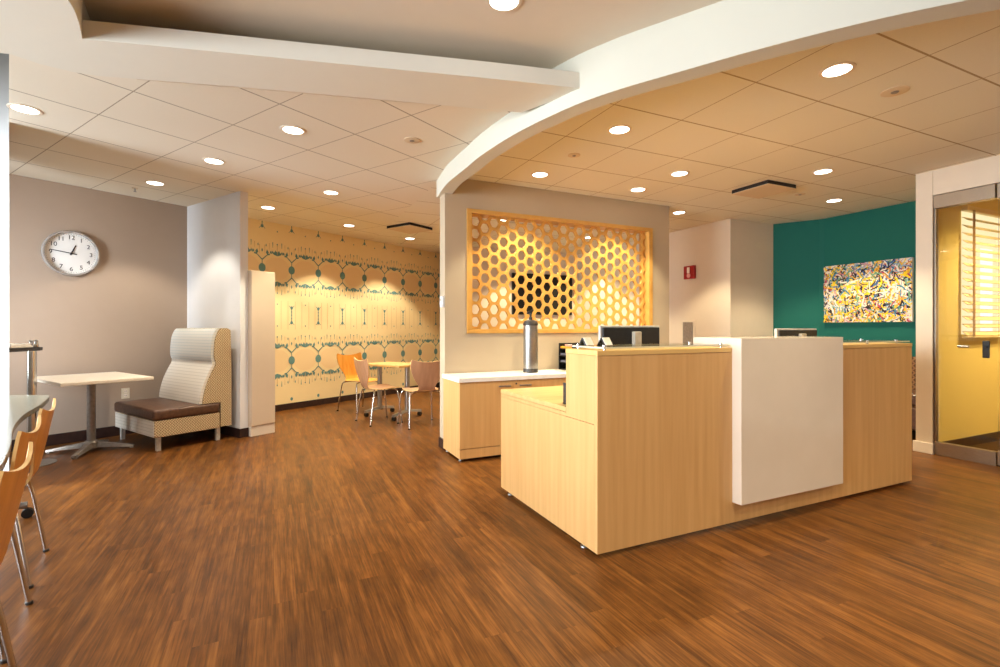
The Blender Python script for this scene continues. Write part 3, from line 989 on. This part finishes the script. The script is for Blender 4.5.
def text(body, size, loc, mat, parent, name, rx=pi / 2, ext=0.0006):
    cu = bpy.data.curves.new(name, 'FONT')
    cu.body = body
    cu.size = size
    cu.extrude = ext
    cu.align_x = 'CENTER'
    cu.align_y = 'CENTER'
    ob = bpy.data.objects.new(name, cu)
    COL.objects.link(ob)
    bpy.context.view_layer.update()
    me = bpy.data.meshes.new_from_object(ob)
    bpy.data.objects.remove(ob)
    me.materials.clear()
    me.materials.append(mat)
    o = bpy.data.objects.new(name, me)
    COL.objects.link(o)
    o.parent = parent
    o.location = loc
    o.rotation_euler = (rx, 0, 0)
    return o


for h in range(1, 13):
    an = pi / 2 - h * pi / 6
    text(str(h), 0.062, (0.168 * cos(an), -0.0131, 0.168 * sin(an)), M['ink'], dial, 'numeral')
mb = MB()
for k in range(60):
    an = k * pi / 30
    r0 = 0.200 if k % 5 else 0.198
    d = Vector((cos(an), 0, sin(an)))
    p = Vector((-sin(an), 0, cos(an))) * 0.0012
    mb.face([tuple(d * r0 + p + Vector((0, -0.0125, 0))), tuple(d * r0 - p + Vector((0, -0.0125, 0))), tuple(d * 0.209 - p + Vector((0, -0.0125, 0))), tuple(d * 0.209 + p + Vector((0, -0.0125, 0)))])
mb.build('minute_track', M['ink'], dial)


def hand(mb, ang, ln, tail, w, out):
    d = Vector((cos(ang), 0, sin(ang)))
    p = Vector((-sin(ang), 0, cos(ang)))
    o = Vector((0, -out, 0))
    pts = [d * -tail + p * w * 0.8, d * -tail - p * w * 0.8, d * ln - p * w * 0.5, d * ln + p * w * 0.5]
    mb.face([tuple(x + o) for x in pts])
    mb.face([tuple(x + o + Vector((0, 0.002, 0))) for x in pts])


mb = MB()
hand(mb, pi / 2 - radians(0.77 * 30), 0.098, 0.02, 0.009, 0.018)
mb.build('hour_hand', M['ink'], ck)
mb = MB()
hand(mb, pi / 2 - radians(46.3 * 6), 0.178, 0.045, 0.006, 0.022)
mb.cyl((0, -0.026, 0), (0, -0.012, 0), 0.010, n=16)
mb.build('minute_hand', M['ink'], ck)

# ------------------------------------------------------------------ abstract painting on the teal wall
pt = thing('abstract_painting', 'unframed canvas of tangled multicoloured brush strokes on the teal wall', 'painting', (*R(U_GREEN - 0.001, 3.782), 1.686), AR)
pc = MB()
HW, HH = 0.52, 0.388
pc.box(-0.038, -0.0005, -HW, HW, -HH, HH, 0.002, mi=0)
rnd = random.Random(11)
for i in range(2600):
    y, z = rnd.uniform(-HW + .02, HW - .02), rnd.uniform(-HH + .02, HH - .02)
    a0 = rnd.uniform(0, 2 * pi)
    ln, wd, bend = rnd.uniform(0.05, 0.13), rnd.uniform(0.005, 0.0095), rnd.uniform(-1.4, 1.4)
    x = -0.0385 - 0.000005 * i
    nz_ = sin(y * 7 + 1) + cos(z * 9)
    wts = [4, 2.5, 5 + 3 * (nz_ > .4), 2, .8, .7, 2, 1, 2, 4.5, 1.5, 1.2, 2]
    mi = rnd.choices(range(13), wts)[0]
    pv = None
    for k in range(5):
        tt = k / 4
        ang = a0 + bend * tt
        if k:
            y += cos(ang) * ln / 4
            z += sin(ang) * ln / 4
        y_, z_ = max(-HW, min(HW, y)), max(-HH, min(HH, z))
        nx, nz = -sin(ang) * wd, cos(ang) * wd
        cur = [(x, max(-HW, min(HW, y_ + nx)), max(-HH, min(HH, z_ + nz))), (x, max(-HW, min(HW, y_ - nx)), max(-HH, min(HH, z_ - nz)))]
        if pv:
            try:
                pc.face([pv[0], pv[1], cur[1], cur[0]], mi)
            except Exception:
                pass
        pv = cur
pc.build('canvas', M_ART, pt)

# upholstered bench in the alcove
bn = thing('upholstered_bench', 'brown bench with patterned back against the teal wall', 'bench', (*R(6.97, 3.40), 0), AR)
MB().box(-0.62, -0.12, -0.60, 0.60, 0.10, 0.36, 0.02).build('base', M['leather'], bn)
MB().box(-0.62, -0.13, -0.60, 0.60, 0.365, 0.50, 0.03, seg=3).build('seat_cushion', M['leather'], bn)
MB().box(-0.115, -0.01, -0.60, 0.60, 0.10, 0.88, 0.02, seg=3).build('backrest', M['bench_pat'], bn)
for x in (-0.58, -0.06):
    for y in (-0.55, 0.55):
        MB().cyl((x, y, 0), (x, y, 0.10), 0.018, 0.022).build('leg', M['steel'], bn)

# ------------------------------------------------------------------ lounge: booth seat, tables, chairs
bs = thing('booth_seat', 'high-backed armless booth chair with brown cushion and patterned sides', 'booth chair', (*L(2.065, 5.52), 0), AL)
BW = 1.0     # along local y
# local x: 0 front of the seat .. 0.74 back
MB().box(0.0, 0.62, 0.0, BW, 0.14, 0.305, 0.006).build('seat_base', M['zig'], bs)
MB().box(-0.004, 0.0, 0.008, BW - 0.008, 0.145, 0.30).build('front_band', M['stripe_warm'], bs)
MB().box(-0.015, 0.625, -0.008, BW + 0.008, 0.306, 0.415, 0.028, seg=4).build('seat_cushion', M['leather'], bs, smooth=True)
prof_front = spline([(0.415, 0.418), (0.425, 0.50), (0.455, 0.62), (0.505, 0.74), (0.545, 0.82), (0.55, 0.86)], 5)
prof_head = spline([(0.545, 0.865), (0.533, 0.92), (0.535, 1.02), (0.548, 1.12), (0.575, 1.19), (0.60, 1.218)], 5)
back = [(0.70, 1.222), (0.735, 1.20), (0.745, 0.80), (0.745, 0.15), (0.632, 0.15), (0.632, 0.417)]


def slab(poly, y0, y1, name, mat, smooth=False):
    mb = MB()
    a = [mb.bm.verts.new((x, y0, z)) for x, z in poly]
    b_ = [mb.bm.verts.new((x, y1, z)) for x, z in poly]
    k_ = len(poly)
    mb.bm.faces.new(a)
    mb.bm.faces.new(b_[::-1])
    for i in range(k_):
        mb.bm.faces.new((a[i], a[(i + 1) % k_], b_[(i + 1) % k_], b_[i]))
    return mb.build(name, mat, bs, smooth=smooth)


shell = [(p[0] + 0.03, p[1]) for p in prof_front] + [(p[0] + 0.03, p[1]) for p in prof_head] + back
slab(shell, 0.0, BW, 'back_shell', M['zig'])
o = slab([(p[0], p[1]) for p in prof_front] + [(p[0] + 0.028, p[1]) for p in prof_front[::-1]], 0.01, BW - 0.01, 'back_cushion', M['stripe_warm'], True)
o['label'] = 'cream striped lower back pad'
o = slab([(p[0], p[1]) for p in prof_head] + [(p[0] + 0.028, p[1]) for p in prof_head[::-1]], 0.01, BW - 0.01, 'head_cushion', M['stripe_cool'], True)
o['label'] = 'cool grey striped upper back pad'
for x in (0.05, 0.62):
    for y in (0.05, BW - 0.05):
        MB().box(x - 0.02, x + 0.02, y - 0.02, y + 0.02, 0.0, 0.14, 0.003).build('leg', M['silver'], bs)

# white cafe table in front of the booth
TC = (1.745, 6.14)
ct = thing('cafe_table', 'cream rectangular table on a grey pedestal beside the booth chair', 'table', (*L(*TC), 0), AL)
MB().box(-0.36, 0.36, -0.50, 0.50, 0.706, 0.738, 0.005).build('tabletop', M['cream_top'], ct)
mb = MB()
mb.cyl((0, 0, 0.09), (0, 0, 0.70), 0.036, n=28)
mb.box(-0.16, 0.16, -0.12, 0.12, 0.697, 0.7055, 0.002)
mb.lathe([(0.062, 0.03), (0.062, 0.085), (0.05, 0.10)], 28)
mb.build('pedestal', M['grey_metal'], ct, smooth=True)
for k in range(4):
    an = pi / 4 + k * pi / 2 + 0.15
    mb = MB()
    d = Vector((cos(an), sin(an), 0))
    p = Vector((-sin(an), cos(an), 0))
    q = []
    for s, wv, z0, z1 in ((0.03, 0.034, 0.035, 0.09), (0.20, 0.028, 0.028, 0.062), (0.36, 0.024, 0.014, 0.034)):
        cpt = d * s
        q.append([mb.bm.verts.new(cpt + p * wv + Vector((0, 0, z0))), mb.bm.verts.new(cpt - p * wv + Vector((0, 0, z0))), mb.bm.verts.new(cpt - p * wv * .7 + Vector((0, 0, z1))), mb.bm.verts.new(cpt + p * wv * .7 + Vector((0, 0, z1)))])
    for a_, b_ in zip(q, q[1:]):
        for i in range(4):
            mb.bm.faces.new((a_[i], a_[(i + 1) % 4], b_[(i + 1) % 4], b_[i]))
    mb.bm.faces.new(q[0][::-1])
    mb.bm.faces.new(q[-1])
    mb.cyl(d * 0.34, d * 0.34 + Vector((0, 0, 0.0145)), 0.018, n=14)
    mb.build('foot', M['grey_metal'], ct)

# tall beige cabinet behind the white stub
tc_ = thing('tall_cabinet', 'tall plain beige cabinet behind the white wall end', 'cabinet', (*L(2.970, 5.42), 0), AL)
MB().box(0.002, 0.29, 0.0, 0.6, 0.11, 1.875, 0.003).build('body', M['beige_wall'], tc_)
MB().box(0.002, 0.29, -0.002, 0.6, 0.0, 0.108, 0.002).build('plinth', M['base_white'], tc_)
MB().box(0.006, 0.286, -0.012, -0.0005, 0.12, 1.868, 0.002).build('door', M['beige_wall'], tc_)


# plywood shell chair with tubular legs; local -y is the way it faces
def make_chair(label, mat, group, edge=True):
    ch = thing('shell_chair', label, 'chair', (0, 0, 0), 0, group)

    def surf(rows, name, th, mt):
        """rows: list of (centre y, centre z, half width, dish) from start to end; builds a thin bent sheet"""
        mb = MB()
        NXX = 12
        front, rear = [], []
        for i, (y, z, hw, dish, ny, nz, lift) in enumerate(rows):
            fr_, rr_ = [], []
            for k in range(NXX + 1):
                s = -1 + 2 * k / NXX
                x = s * hw
                dd = dish * s * s
                up = lift * s * s
                p = Vector((x, y + ny * dd, z + nz * dd + up))
                fr_.append(mb.bm.verts.new(p))
                rr_.append(mb.bm.verts.new(p + Vector((0, -ny * th, -nz * th))))
            front.append(fr_)
            rear.append(rr_)
        nr = len(rows)
        for i in range(nr - 1):
            for k in range(NXX):
                mb.bm.faces.new((front[i][k], front[i][k + 1], front[i + 1][k + 1], front[i + 1][k]))
                mb.bm.faces.new((rear[i][k], rear[i + 1][k], rear[i + 1][k + 1], rear[i][k + 1]))
            for k in (0, NXX):
                f = mb.bm.faces.new((front[i][k], front[i + 1][k], rear[i + 1][k], rear[i][k]))
                f.material_index = 1
        for i in (0, nr - 1):
            for k in range(NXX):
                f = mb.bm.faces.new((front[i][k], front[i][k + 1], rear[i][k + 1], rear[i][k]))
                f.material_index = 1
        return mb.build(name, [mt, M['ply_edge'] if edge else mt], ch, smooth=True)

    # seat: front lip to the waist at the back
    seat = []
    for y, z, hw in ((-0.215, 0.437, 0.13), (-0.205, 0.445, 0.165), (-0.17, 0.452, 0.19), (-0.10, 0.453, 0.208), (0.0, 0.448, 0.212), (0.08, 0.444, 0.20),
                     (0.14, 0.445, 0.165), (0.175, 0.455, 0.125)):
        seat.append((y, z, hw, 0.010, 0.0, 1.0, 0.0))
    surf(seat, 'seat', 0.011, mat)
    bk = []
    for y, z, hw in ((0.178, 0.457, 0.122), (0.198, 0.485, 0.105), (0.21, 0.52, 0.112), (0.22, 0.57, 0.150), (0.232, 0.63, 0.190), (0.245, 0.69, 0.216),
                     (0.258, 0.75, 0.228), (0.267, 0.79, 0.224), (0.272, 0.81, 0.210)):
        t_ = max(0.0, (z - 0.5) / 0.31)
        bk.append((y, z, hw, 0.016 * t_, -0.97, 0.25, 0.030 * t_ * t_))
    surf(bk, 'backrest', 0.011, mat)
    for sx in (1, -1):
        for fy in (-0.205, 0.225):
            top_y = -0.15 if fy < 0 else 0.155
            pts = spline([(sx * 0.03, top_y * 0.5, 0.431), (sx * 0.13, top_y * 0.85, 0.429), (sx * 0.185, top_y, 0.418), (sx * 0.203, top_y * 1.06, 0.385), (sx * 0.212, top_y * 0.72 + fy * 0.28 + (fy - top_y) * 0.1, 0.30), (sx * 0.232, fy, 0.008)], 5)
            mb = MB()
            mb.tube(pts, 0.0095, 10)
            lg = mb.build('leg', M['chrome'], ch, smooth=True)
            MB().lathe([(0.013, 0.0), (0.014, 0.003), (0.014, 0.011), (0.0105, 0.014)], 14, (sx * 0.233, fy, 0)).build('foot_cap', M['dark_grey'], lg, smooth=True)
    return ch


def place(ch, x, y, rot):
    ch.location = (x, y, 0)
    ch.rotation_euler = (0, 0, rot)
    return ch


def recolor(ch, mat):
    for o in ch.children:
        if o.name.startswith(('seat', 'backrest')):
            me = o.data.copy()
            me.materials[0] = mat
            o.data = me


def face_dir(dx, dy):
    """rotation that turns local -y towards (dx, dy)"""
    return math.atan2(dy, dx) + pi / 2


RD = Vector((-0.633, 0.774))     # along the row of chairs
NR = Vector((0.774, 0.633))      # from the table to the aisle
G1 = 'plywood chairs along the foreground table'
chA = make_chair('orange plywood chair at the far end of the foreground table', M['chair_ply'], G1)
chB = copy_tree(chA)
chB['label'] = 'orange plywood chair in the middle of the foreground table side'
chC = copy_tree(chA)
chC['label'] = 'orange plywood chair closest to the viewer at the foreground table'
for ch, s, nn_ in ((chA, 3.45, -0.465), (chB, 2.80, -0.480), (chC, 2.12, -0.455)):
    p = RD * s + NR * nn_
    fd = -NR + RD * 0.06
    place(ch, p.x, p.y, face_dir(fd.x, fd.y))

G2 = 'chairs around the far maple table'
c1 = copy_tree(chA)
c1['label'] = 'golden plywood chair at the wallpaper end of the far table'
c1['group'] = G2
recolor(c1, M['chair_ply_light'])
place(c1, *L(4.85, 5.82), face_dir(*(Vector(L(0, -1)))))
c2 = copy_tree(chA)
c2['label'] = 'dusty brown chair on the near side of the far table, turned sideways'
c2['group'] = G2
recolor(c2, M['chair_pink'])
place(c2, -1.57, 6.40, face_dir(0.79, 0.61))
c3 = copy_tree(chA)
c3['label'] = 'dusty brown chair seen from behind next to the partition end'
c3['group'] = G2
recolor(c3, M['chair_pink'])
place(c3, -1.0, 6.20, face_dir(-0.5, 0.87))


def t_leg(parent, x, y, half, h, mat, along=0.0):
    """column on a foot bar that ends in two casters"""
    mb = MB()
    mb.box(x - 0.03, x + 0.03, y - 0.022, y + 0.022, 0.075, h, 0.008)
    lg = mb.build('leg', mat, parent)
    mb = MB()
    q_ = []
    for s, zt in ((-half, 0.085), (-0.04, 0.118), (0.04, 0.118), (half, 0.085)):
        q_.append([mb.bm.verts.new((x + s, y - 0.024, zt - 0.032)), mb.bm.verts.new((x + s, y + 0.024, zt - 0.032)), mb.bm.verts.new((x + s, y + 0.018, zt)), mb.bm.verts.new((x + s, y - 0.018, zt))])
    for a_, b_ in zip(q_, q_[1:]):
        for i in range(4):
            mb.bm.faces.new((a_[i], a_[(i + 1) % 4], b_[(i + 1) % 4], b_[i]))
    mb.bm.faces.new(q_[0][::-1])
    mb.bm.faces.new(q_[-1])
    mb.build('foot_bar', mat, lg)
    for s in (-half + 0.02, half - 0.02):
        mb = MB()
        mb.cyl((x + s, y - 0.020, 0.027), (x + s, y - 0.004, 0.027), 0.027, n=20)
        mb.cyl((x + s, y + 0.004, 0.027), (x + s, y + 0.020, 0.027), 0.027, n=20)
        mb.cyl((x + s, y, 0.027), (x + s, y, 0.06), 0.006)
        mb.build('caster', M['black'], lg)


ft = thing('maple_table', 'pale maple table on two grey castered legs by the wallpaper', 'table', (*L(4.775, 5.05), 0), AL)
MB().box(-0.25, 0.25, -0.37, 0.37, 0.700, 0.728, 0.004).build('tabletop', M['yellow_top'], ft)
for y in (-0.27, 0.27):
    t_leg(ft, 0.0, y, 0.26, 0.699, M['steel'])

# foreground table with the wavy edge
wt = thing('wavy_table', 'grey-green wavy-edged table in the left foreground', 'table', (0, 0, 0), 0)
edge_pts = spline([(-3.30, 3.565), (-3.22, 3.50), (-2.95, 3.15), (-2.735, 2.83), (-2.525, 2.56), (-2.325, 2.335), (-2.10, 2.105), (-1.90, 1.885), (-1.775, 1.735), (-1.66, 1.55), (-1.62, 1.35), (-1.70, 1.18), (-1.88, 1.10)], 5)
top_poly = edge_pts + [(-2.6, 1.3), (-3.1, 1.8), (-3.6, 2.6), (-3.85, 3.2), (-3.9, 3.5), (-3.85, 3.565)]
tp_ = MB().prism(top_poly, 0.708, 0.74)
tp_.build('tabletop', M['table_top'], wt)
for s in (4.40, 2.46):
    p = RD * s + NR * -0.76
    d, e_ = NR, RD
    mb = MB()
    mb.cyl((p.x, p.y, 0.075), (p.x, p.y, 0.707), 0.032, n=24)
    lg = mb.build('leg', M['steel'], wt, smooth=True)
    a0, a1 = p - d * 0.38, p + d * 0.40
    mb = MB()
    mb.tube([(a0.x, a0.y, 0.082), (p.x, p.y, 0.098), (a1.x, a1.y, 0.082)], 0.022, 12)
    mb.build('foot_bar', M['steel'], lg, smooth=True)
    for q_ in (a0, a1):
        mb = MB()
        mb.cyl((q_.x - e_.x * .02, q_.y - e_.y * .02, 0.03), (q_.x - e_.x * .004, q_.y - e_.y * .004, 0.03), 0.03, n=20)
        mb.cyl((q_.x + e_.x * .004, q_.y + e_.y * .004, 0.03), (q_.x + e_.x * .02, q_.y + e_.y * .02, 0.03), 0.03, n=20)
        mb.cyl((q_.x, q_.y, 0.03), (q_.x, q_.y, 0.065), 0.007)
        mb.build('caster', M['black'], lg)

# bar-height stand behind the column, with trays and shakers on it
bt = thing('bar_stand', 'bar-height stand with dark rounded top and chrome post by the clock wall', 'stand', (-4.24, 4.30, 0), 0)
poly = [(-0.42, -0.24), (0.02, -0.24), (0.07, -0.20), (0.094, -0.1), (0.098, 0.0), (0.09, 0.12), (0.05, 0.19), (-0.02, 0.22), (-0.42, 0.22)]
MB().prism(poly, 1.022, 1.052).build('top', M['dark_grey'], bt)
mb = MB()
mb.cyl((0.035, 0.10, 0.012), (0.035, 0.10, 1.0215), 0.034, n=24)
mb.build('post', M['chrome'], bt, smooth=True)
MB().lathe([(0.17, 0.0), (0.17, 0.008), (0.06, 0.0115)], 32, (0.035, 0.10, 0)).build('base', M['steel'], bt, smooth=True)
tag(MB().box(-0.17, 0.10, -0.10, 0.10, 0, 0.018, 0.004).build('serving_tray', M['cream_top'], None, (-4.29, 4.30, 1.0525), 0), 'cream tray on the bar stand, lower of the two', 'tray', 'trays on the bar stand')
tag(MB().box(-0.15, 0.09, -0.09, 0.09, 0, 0.018, 0.004).build('serving_tray', M['white_top'], None, (-4.29, 4.30, 1.071), 0), 'white tray on the bar stand, upper of the two', 'tray', 'trays on the bar stand')
for i, (x, lb) in enumerate(((-4.24, 'small chrome shaker on the bar stand, next to the trays'), (-4.19, 'small chrome shaker on the bar stand, above the post'))):
    s = thing('shaker', lb, 'shaker', (x, 4.43, 1.0525), 0, 'shakers on the bar stand')
    MB().lathe([(0.017, 0.0), (0.018, 0.003), (0.016, 0.045), (0.015, 0.05)], 18).build('body', M['chrome'], s, smooth=True)
    MB().lathe([(0.0165, 0.0505), (0.0165, 0.058), (0.008, 0.067)], 18).build('cap', M['steel'], s, smooth=True)

# ------------------------------------------------------------------ ceiling fittings


def downlight_proto():
    d = thing('downlight', '', 'ceiling light', (0, 0, CEIL))
    mb = MB()
    n_ = 36
    rings = []
    for r_, z in ((0.073, -0.0045), (0.082, -0.0065), (0.092, -0.004), (0.093, -0.0003), (0.073, -0.0003)):
        rings.append([mb.bm.verts.new((r_ * cos(2 * pi * k / n_), r_ * sin(2 * pi * k / n_), z)) for k in range(n_)])
    for a_, b_ in zip(rings, rings[1:] + rings[:1]):
        for k in range(n_):
            mb.bm.faces.new((a_[k], a_[(k + 1) % n_], b_[(k + 1) % n_], b_[k]))
    mb.build('trim_ring', M['trim'], d, smooth=True)
    MB().cyl((0, 0, -0.004), (0, 0, -0.0008), 0.0728, n=36).build('lens', M['lens'], d)
    return d


def spot(x, y, z, power, color, size=100, blend=0.35, radius=0.05):
    ld = bpy.data.lights.new('downlight_lamp', 'SPOT')
    ld.energy = power
    ld.color = color
    ld.spot_size = radians(size)
    ld.spot_blend = blend
    ld.shadow_soft_size = radius
    lo = bpy.data.objects.new('downlight_lamp', ld)
    lo.location = (x, y, z)
    COL.objects.link(lo)
    return lo


WARM = (1.0, 0.875, 0.60)
MILD = (1.0, 0.91, 0.76)
WPR, WPL = 195.0, 105.0
LIGHTS = [
    (-3.305, 3.41, MILD, WPL, 'round ceiling light at the far left beside the white column'),
    (-1.594, 3.773, MILD, WPL, 'round ceiling light closest behind the dropped soffit'),
    (-2.614, 4.478, MILD, WPL, 'second ceiling light from the clock wall in the row towards the soffit'),
    (-3.634, 5.162, MILD, WPL, 'ceiling light nearest the clock wall, above the booth chair'),
    (-1.906, 5.527, WARM, WPR, 'ceiling light just right of the white wall end'),
    (-2.945, 6.22, WARM, WPR, 'ceiling light over the tall beige cabinet'),
    (-2.257, 7.323, WARM, WPR, 'ceiling light in front of the wallpaper, left of the lounge vent'),
    (-1.543, 8.399, WARM, WPR, 'ceiling light furthest along the wallpaper, under the lounge vent'),
    (1.989, 2.892, WARM, WPR, 'largest ceiling light, above the gloss white desk panel'),
    (0.918, 3.764, WARM, WPR, 'ceiling light by the curved beam, above the desk end'),
    (0.398, 4.874, WARM, WPR, 'ceiling light right in front of the honeycomb screen top'),
    (1.523, 5.406, WARM, WPR, 'ceiling light over the right end of the partition, lower of a close pair'),
    (1.774, 4.843, WARM, WPR, 'ceiling light over the right end of the partition, upper of a close pair'),
    (3.151, 4.78, WARM, WPR, 'ceiling light to the right of the square vent'),
    (4.005, 5.876, WARM, WPR, 'ceiling light in front of the teal wall'),
    (2.372, 6.492, WARM, WPR, 'ceiling light above the fire alarm wall, behind the partition'),
]
proto = downlight_proto()
for i, (x, y, colr, pw_, lb) in enumerate(LIGHTS):
    d = proto if i == 0 else copy_tree(proto)
    d['label'] = lb
    d['group'] = 'recessed ceiling lights'
    d.location = (x, y, CEIL)
    spot(x, y, CEIL - 0.012, pw_, colr)
for k, (uu, vv) in enumerate(((2.968, 6.25), (4.857, 6.9))):
    d = copy_tree(proto)
    x, y = R(uu, vv)
    d.location = (x, y, CEIL)
    d['label'] = ('ceiling light seen through the top left of the honeycomb', 'ceiling light seen through the upper right of the honeycomb')[k]
    d['group'] = 'recessed ceiling lights'
    spot(x, y, CEIL - 0.012, WPR, WARM)
d = copy_tree(proto)
d.location = (0.02, 2.46, 2.875)
d['label'] = 'ceiling light in the raised ceiling at the top edge'
d['group'] = 'recessed ceiling lights'
spot(0.02, 2.46, 2.86, 60, MILD)
# lamps out of view, plus an added fill spot in the alcove
for x, y, z, p_ in ((1.6, 0.9, 2.85, 120), (-0.9, 0.9, 2.85, 60), (0.3, -0.8, 2.85, 110), (2.6, -0.4, 2.85, 120), (4.2, 0.8, 2.85, 170)):
    spot(x, y, z, p_, WARM, 120, 0.5, 0.1)
for uu, vv in ((4.2, 7.9), (5.2, 7.85), (2.4, 5.35), (3.3, 5.35), (4.0, 5.5)):
    x, y = R(uu, vv)
    spot(x, y, CEIL - 0.012, 230 if vv > 7 else 90, WARM)
for uu, vv in ((6.7, 1.6), (7.9, 1.2)):
    x, y = R(uu, vv)
    spot(x, y, CEIL - 0.012, 330, (1.0, 0.80, 0.48), 140, 0.6, 0.1)
for uu, vv in ((6.1, 3.9),):  # added spot with no fitting, brightens the painting on the teal wall
    x, y = R(uu, vv)
    spot(x, y, CEIL - 0.012, 40, WARM)


def vent(x, y, A, label, h):
    vt = thing('ceiling_vent', label, 'vent', (x, y, CEIL), A, 'square ceiling vents')
    MB().box(-h, h, -h, h, -0.038, -0.0005).build('throat', M['vent_dark'], vt)
    MB().box(-h - 0.004, h + 0.004, -h - 0.004, h + 0.004, -0.044, -0.0385, 0.002).build('plate', M['vent_plate'], vt)
    return vt


vent(*R(4.84, 3.64), AR, 'square ceiling vent above the reception desk', 0.22)
vent(*L(5.36, 5.31), AL, 'square ceiling vent near the wallpaper wall', 0.24)


def disc(x, y, label, r_=0.055):
    s = thing('ceiling_cover', label, 'cover plate', (x, y, CEIL), 0, 'round sprinkler covers')
    MB().lathe([(r_ * 0.8, -0.007), (r_, -0.005), (r_, -0.0005)], 28).build('plate', M['vent_plate'], s, smooth=True)
    MB().lathe([(r_ * 0.25, -0.012), (r_ * 0.3, -0.0072)], 16).build('tip', M['grey_metal'], s, smooth=True)


disc(-0.714, 3.975, 'round cover plate on the lounge ceiling by the beam', 0.065)
disc(2.539, 3.15, 'round cover plate right of the largest ceiling light', 0.075)
disc(0.653, 4.322, 'round cover plate between two lights near the curved beam')
disc(3.422, 5.589, 'round cover plate below the square reception vent')
sp_ = thing('sprinkler', 'small sprinkler head hanging near the clock wall', 'sprinkler', (-3.983, 5.348, CEIL))
MB().lathe([(0.028, -0.006), (0.030, -0.0005)], 20).build('escutcheon', M['vent_plate'], sp_, smooth=True)
MB().lathe([(0.014, -0.042), (0.014, -0.038), (0.005, -0.037), (0.006, -0.0062)], 16).build('head', M['steel'], sp_, smooth=True)

# ------------------------------------------------------------------ daylight, world, camera


def area(loc, target, sx, sy, power, color, spread=150):
    ld = bpy.data.lights.new('window_daylight', 'AREA')
    ld.shape = 'RECTANGLE'
    ld.size, ld.size_y = sx, sy
    ld.energy = power
    ld.color = color
    ld.spread = radians(spread)
    lo = bpy.data.objects.new('window_daylight', ld)
    lo.location = loc
    lo.rotation_euler = (Vector(target) - Vector(loc)).to_track_quat('-Z', 'Y').to_euler()
    COL.objects.link(lo)


DAY = (0.84, 0.92, 1.0)
area((-5.05, 2.5, 1.6), (-3.3, 5.8, 1.1), 1.5, 1.9, 150, DAY, 90)
area((-5.05, 2.7, 1.6), (0, 3.2, -0.6), 1.5, 1.9, 70, DAY, 120)
area((-5.05, 0.6, 1.6), (1.5, 2.4, -0.2), 3.2, 1.9, 230, DAY, 120)
area((-5.05, -2.4, 1.6), (1.0, 0.5, -0.2), 3.2, 1.9, 230, DAY, 120)

w = bpy.data.worlds.new('World')
bpy.context.scene.world = w
w.use_nodes = True
bg = w.node_tree.nodes['Background']
bg.inputs[0].default_value = (0.75, 0.86, 1.0, 1)
bg.inputs[1].default_value = 0.6

cd = bpy.data.cameras.new('camera')
cd.sensor_width = 36.0
cd.lens = 36.0 * 490.0 / 1000.0
cd.shift_y = -(333.5 - 327.0) / 1000.0
cd.clip_start = 0.05
co = bpy.data.objects.new('camera', cd)
co.location = (0, 0, CAM_H)
co.rotation_euler = (pi / 2, 0, 0)
COL.objects.link(co)
sc = bpy.context.scene
sc.camera = co
sc.view_settings.view_transform = 'Standard'
sc.view_settings.look = 'None'
sc.view_settings.exposure = -0.08
sc.cycles.use_denoising = True
sc.cycles.max_bounces = 10
sc.cycles.transparent_max_bounces = 12
sc.cycles.caustics_reflective = False
sc.cycles.caustics_refractive = False
sc.cycles.sample_clamp_indirect = 6.0
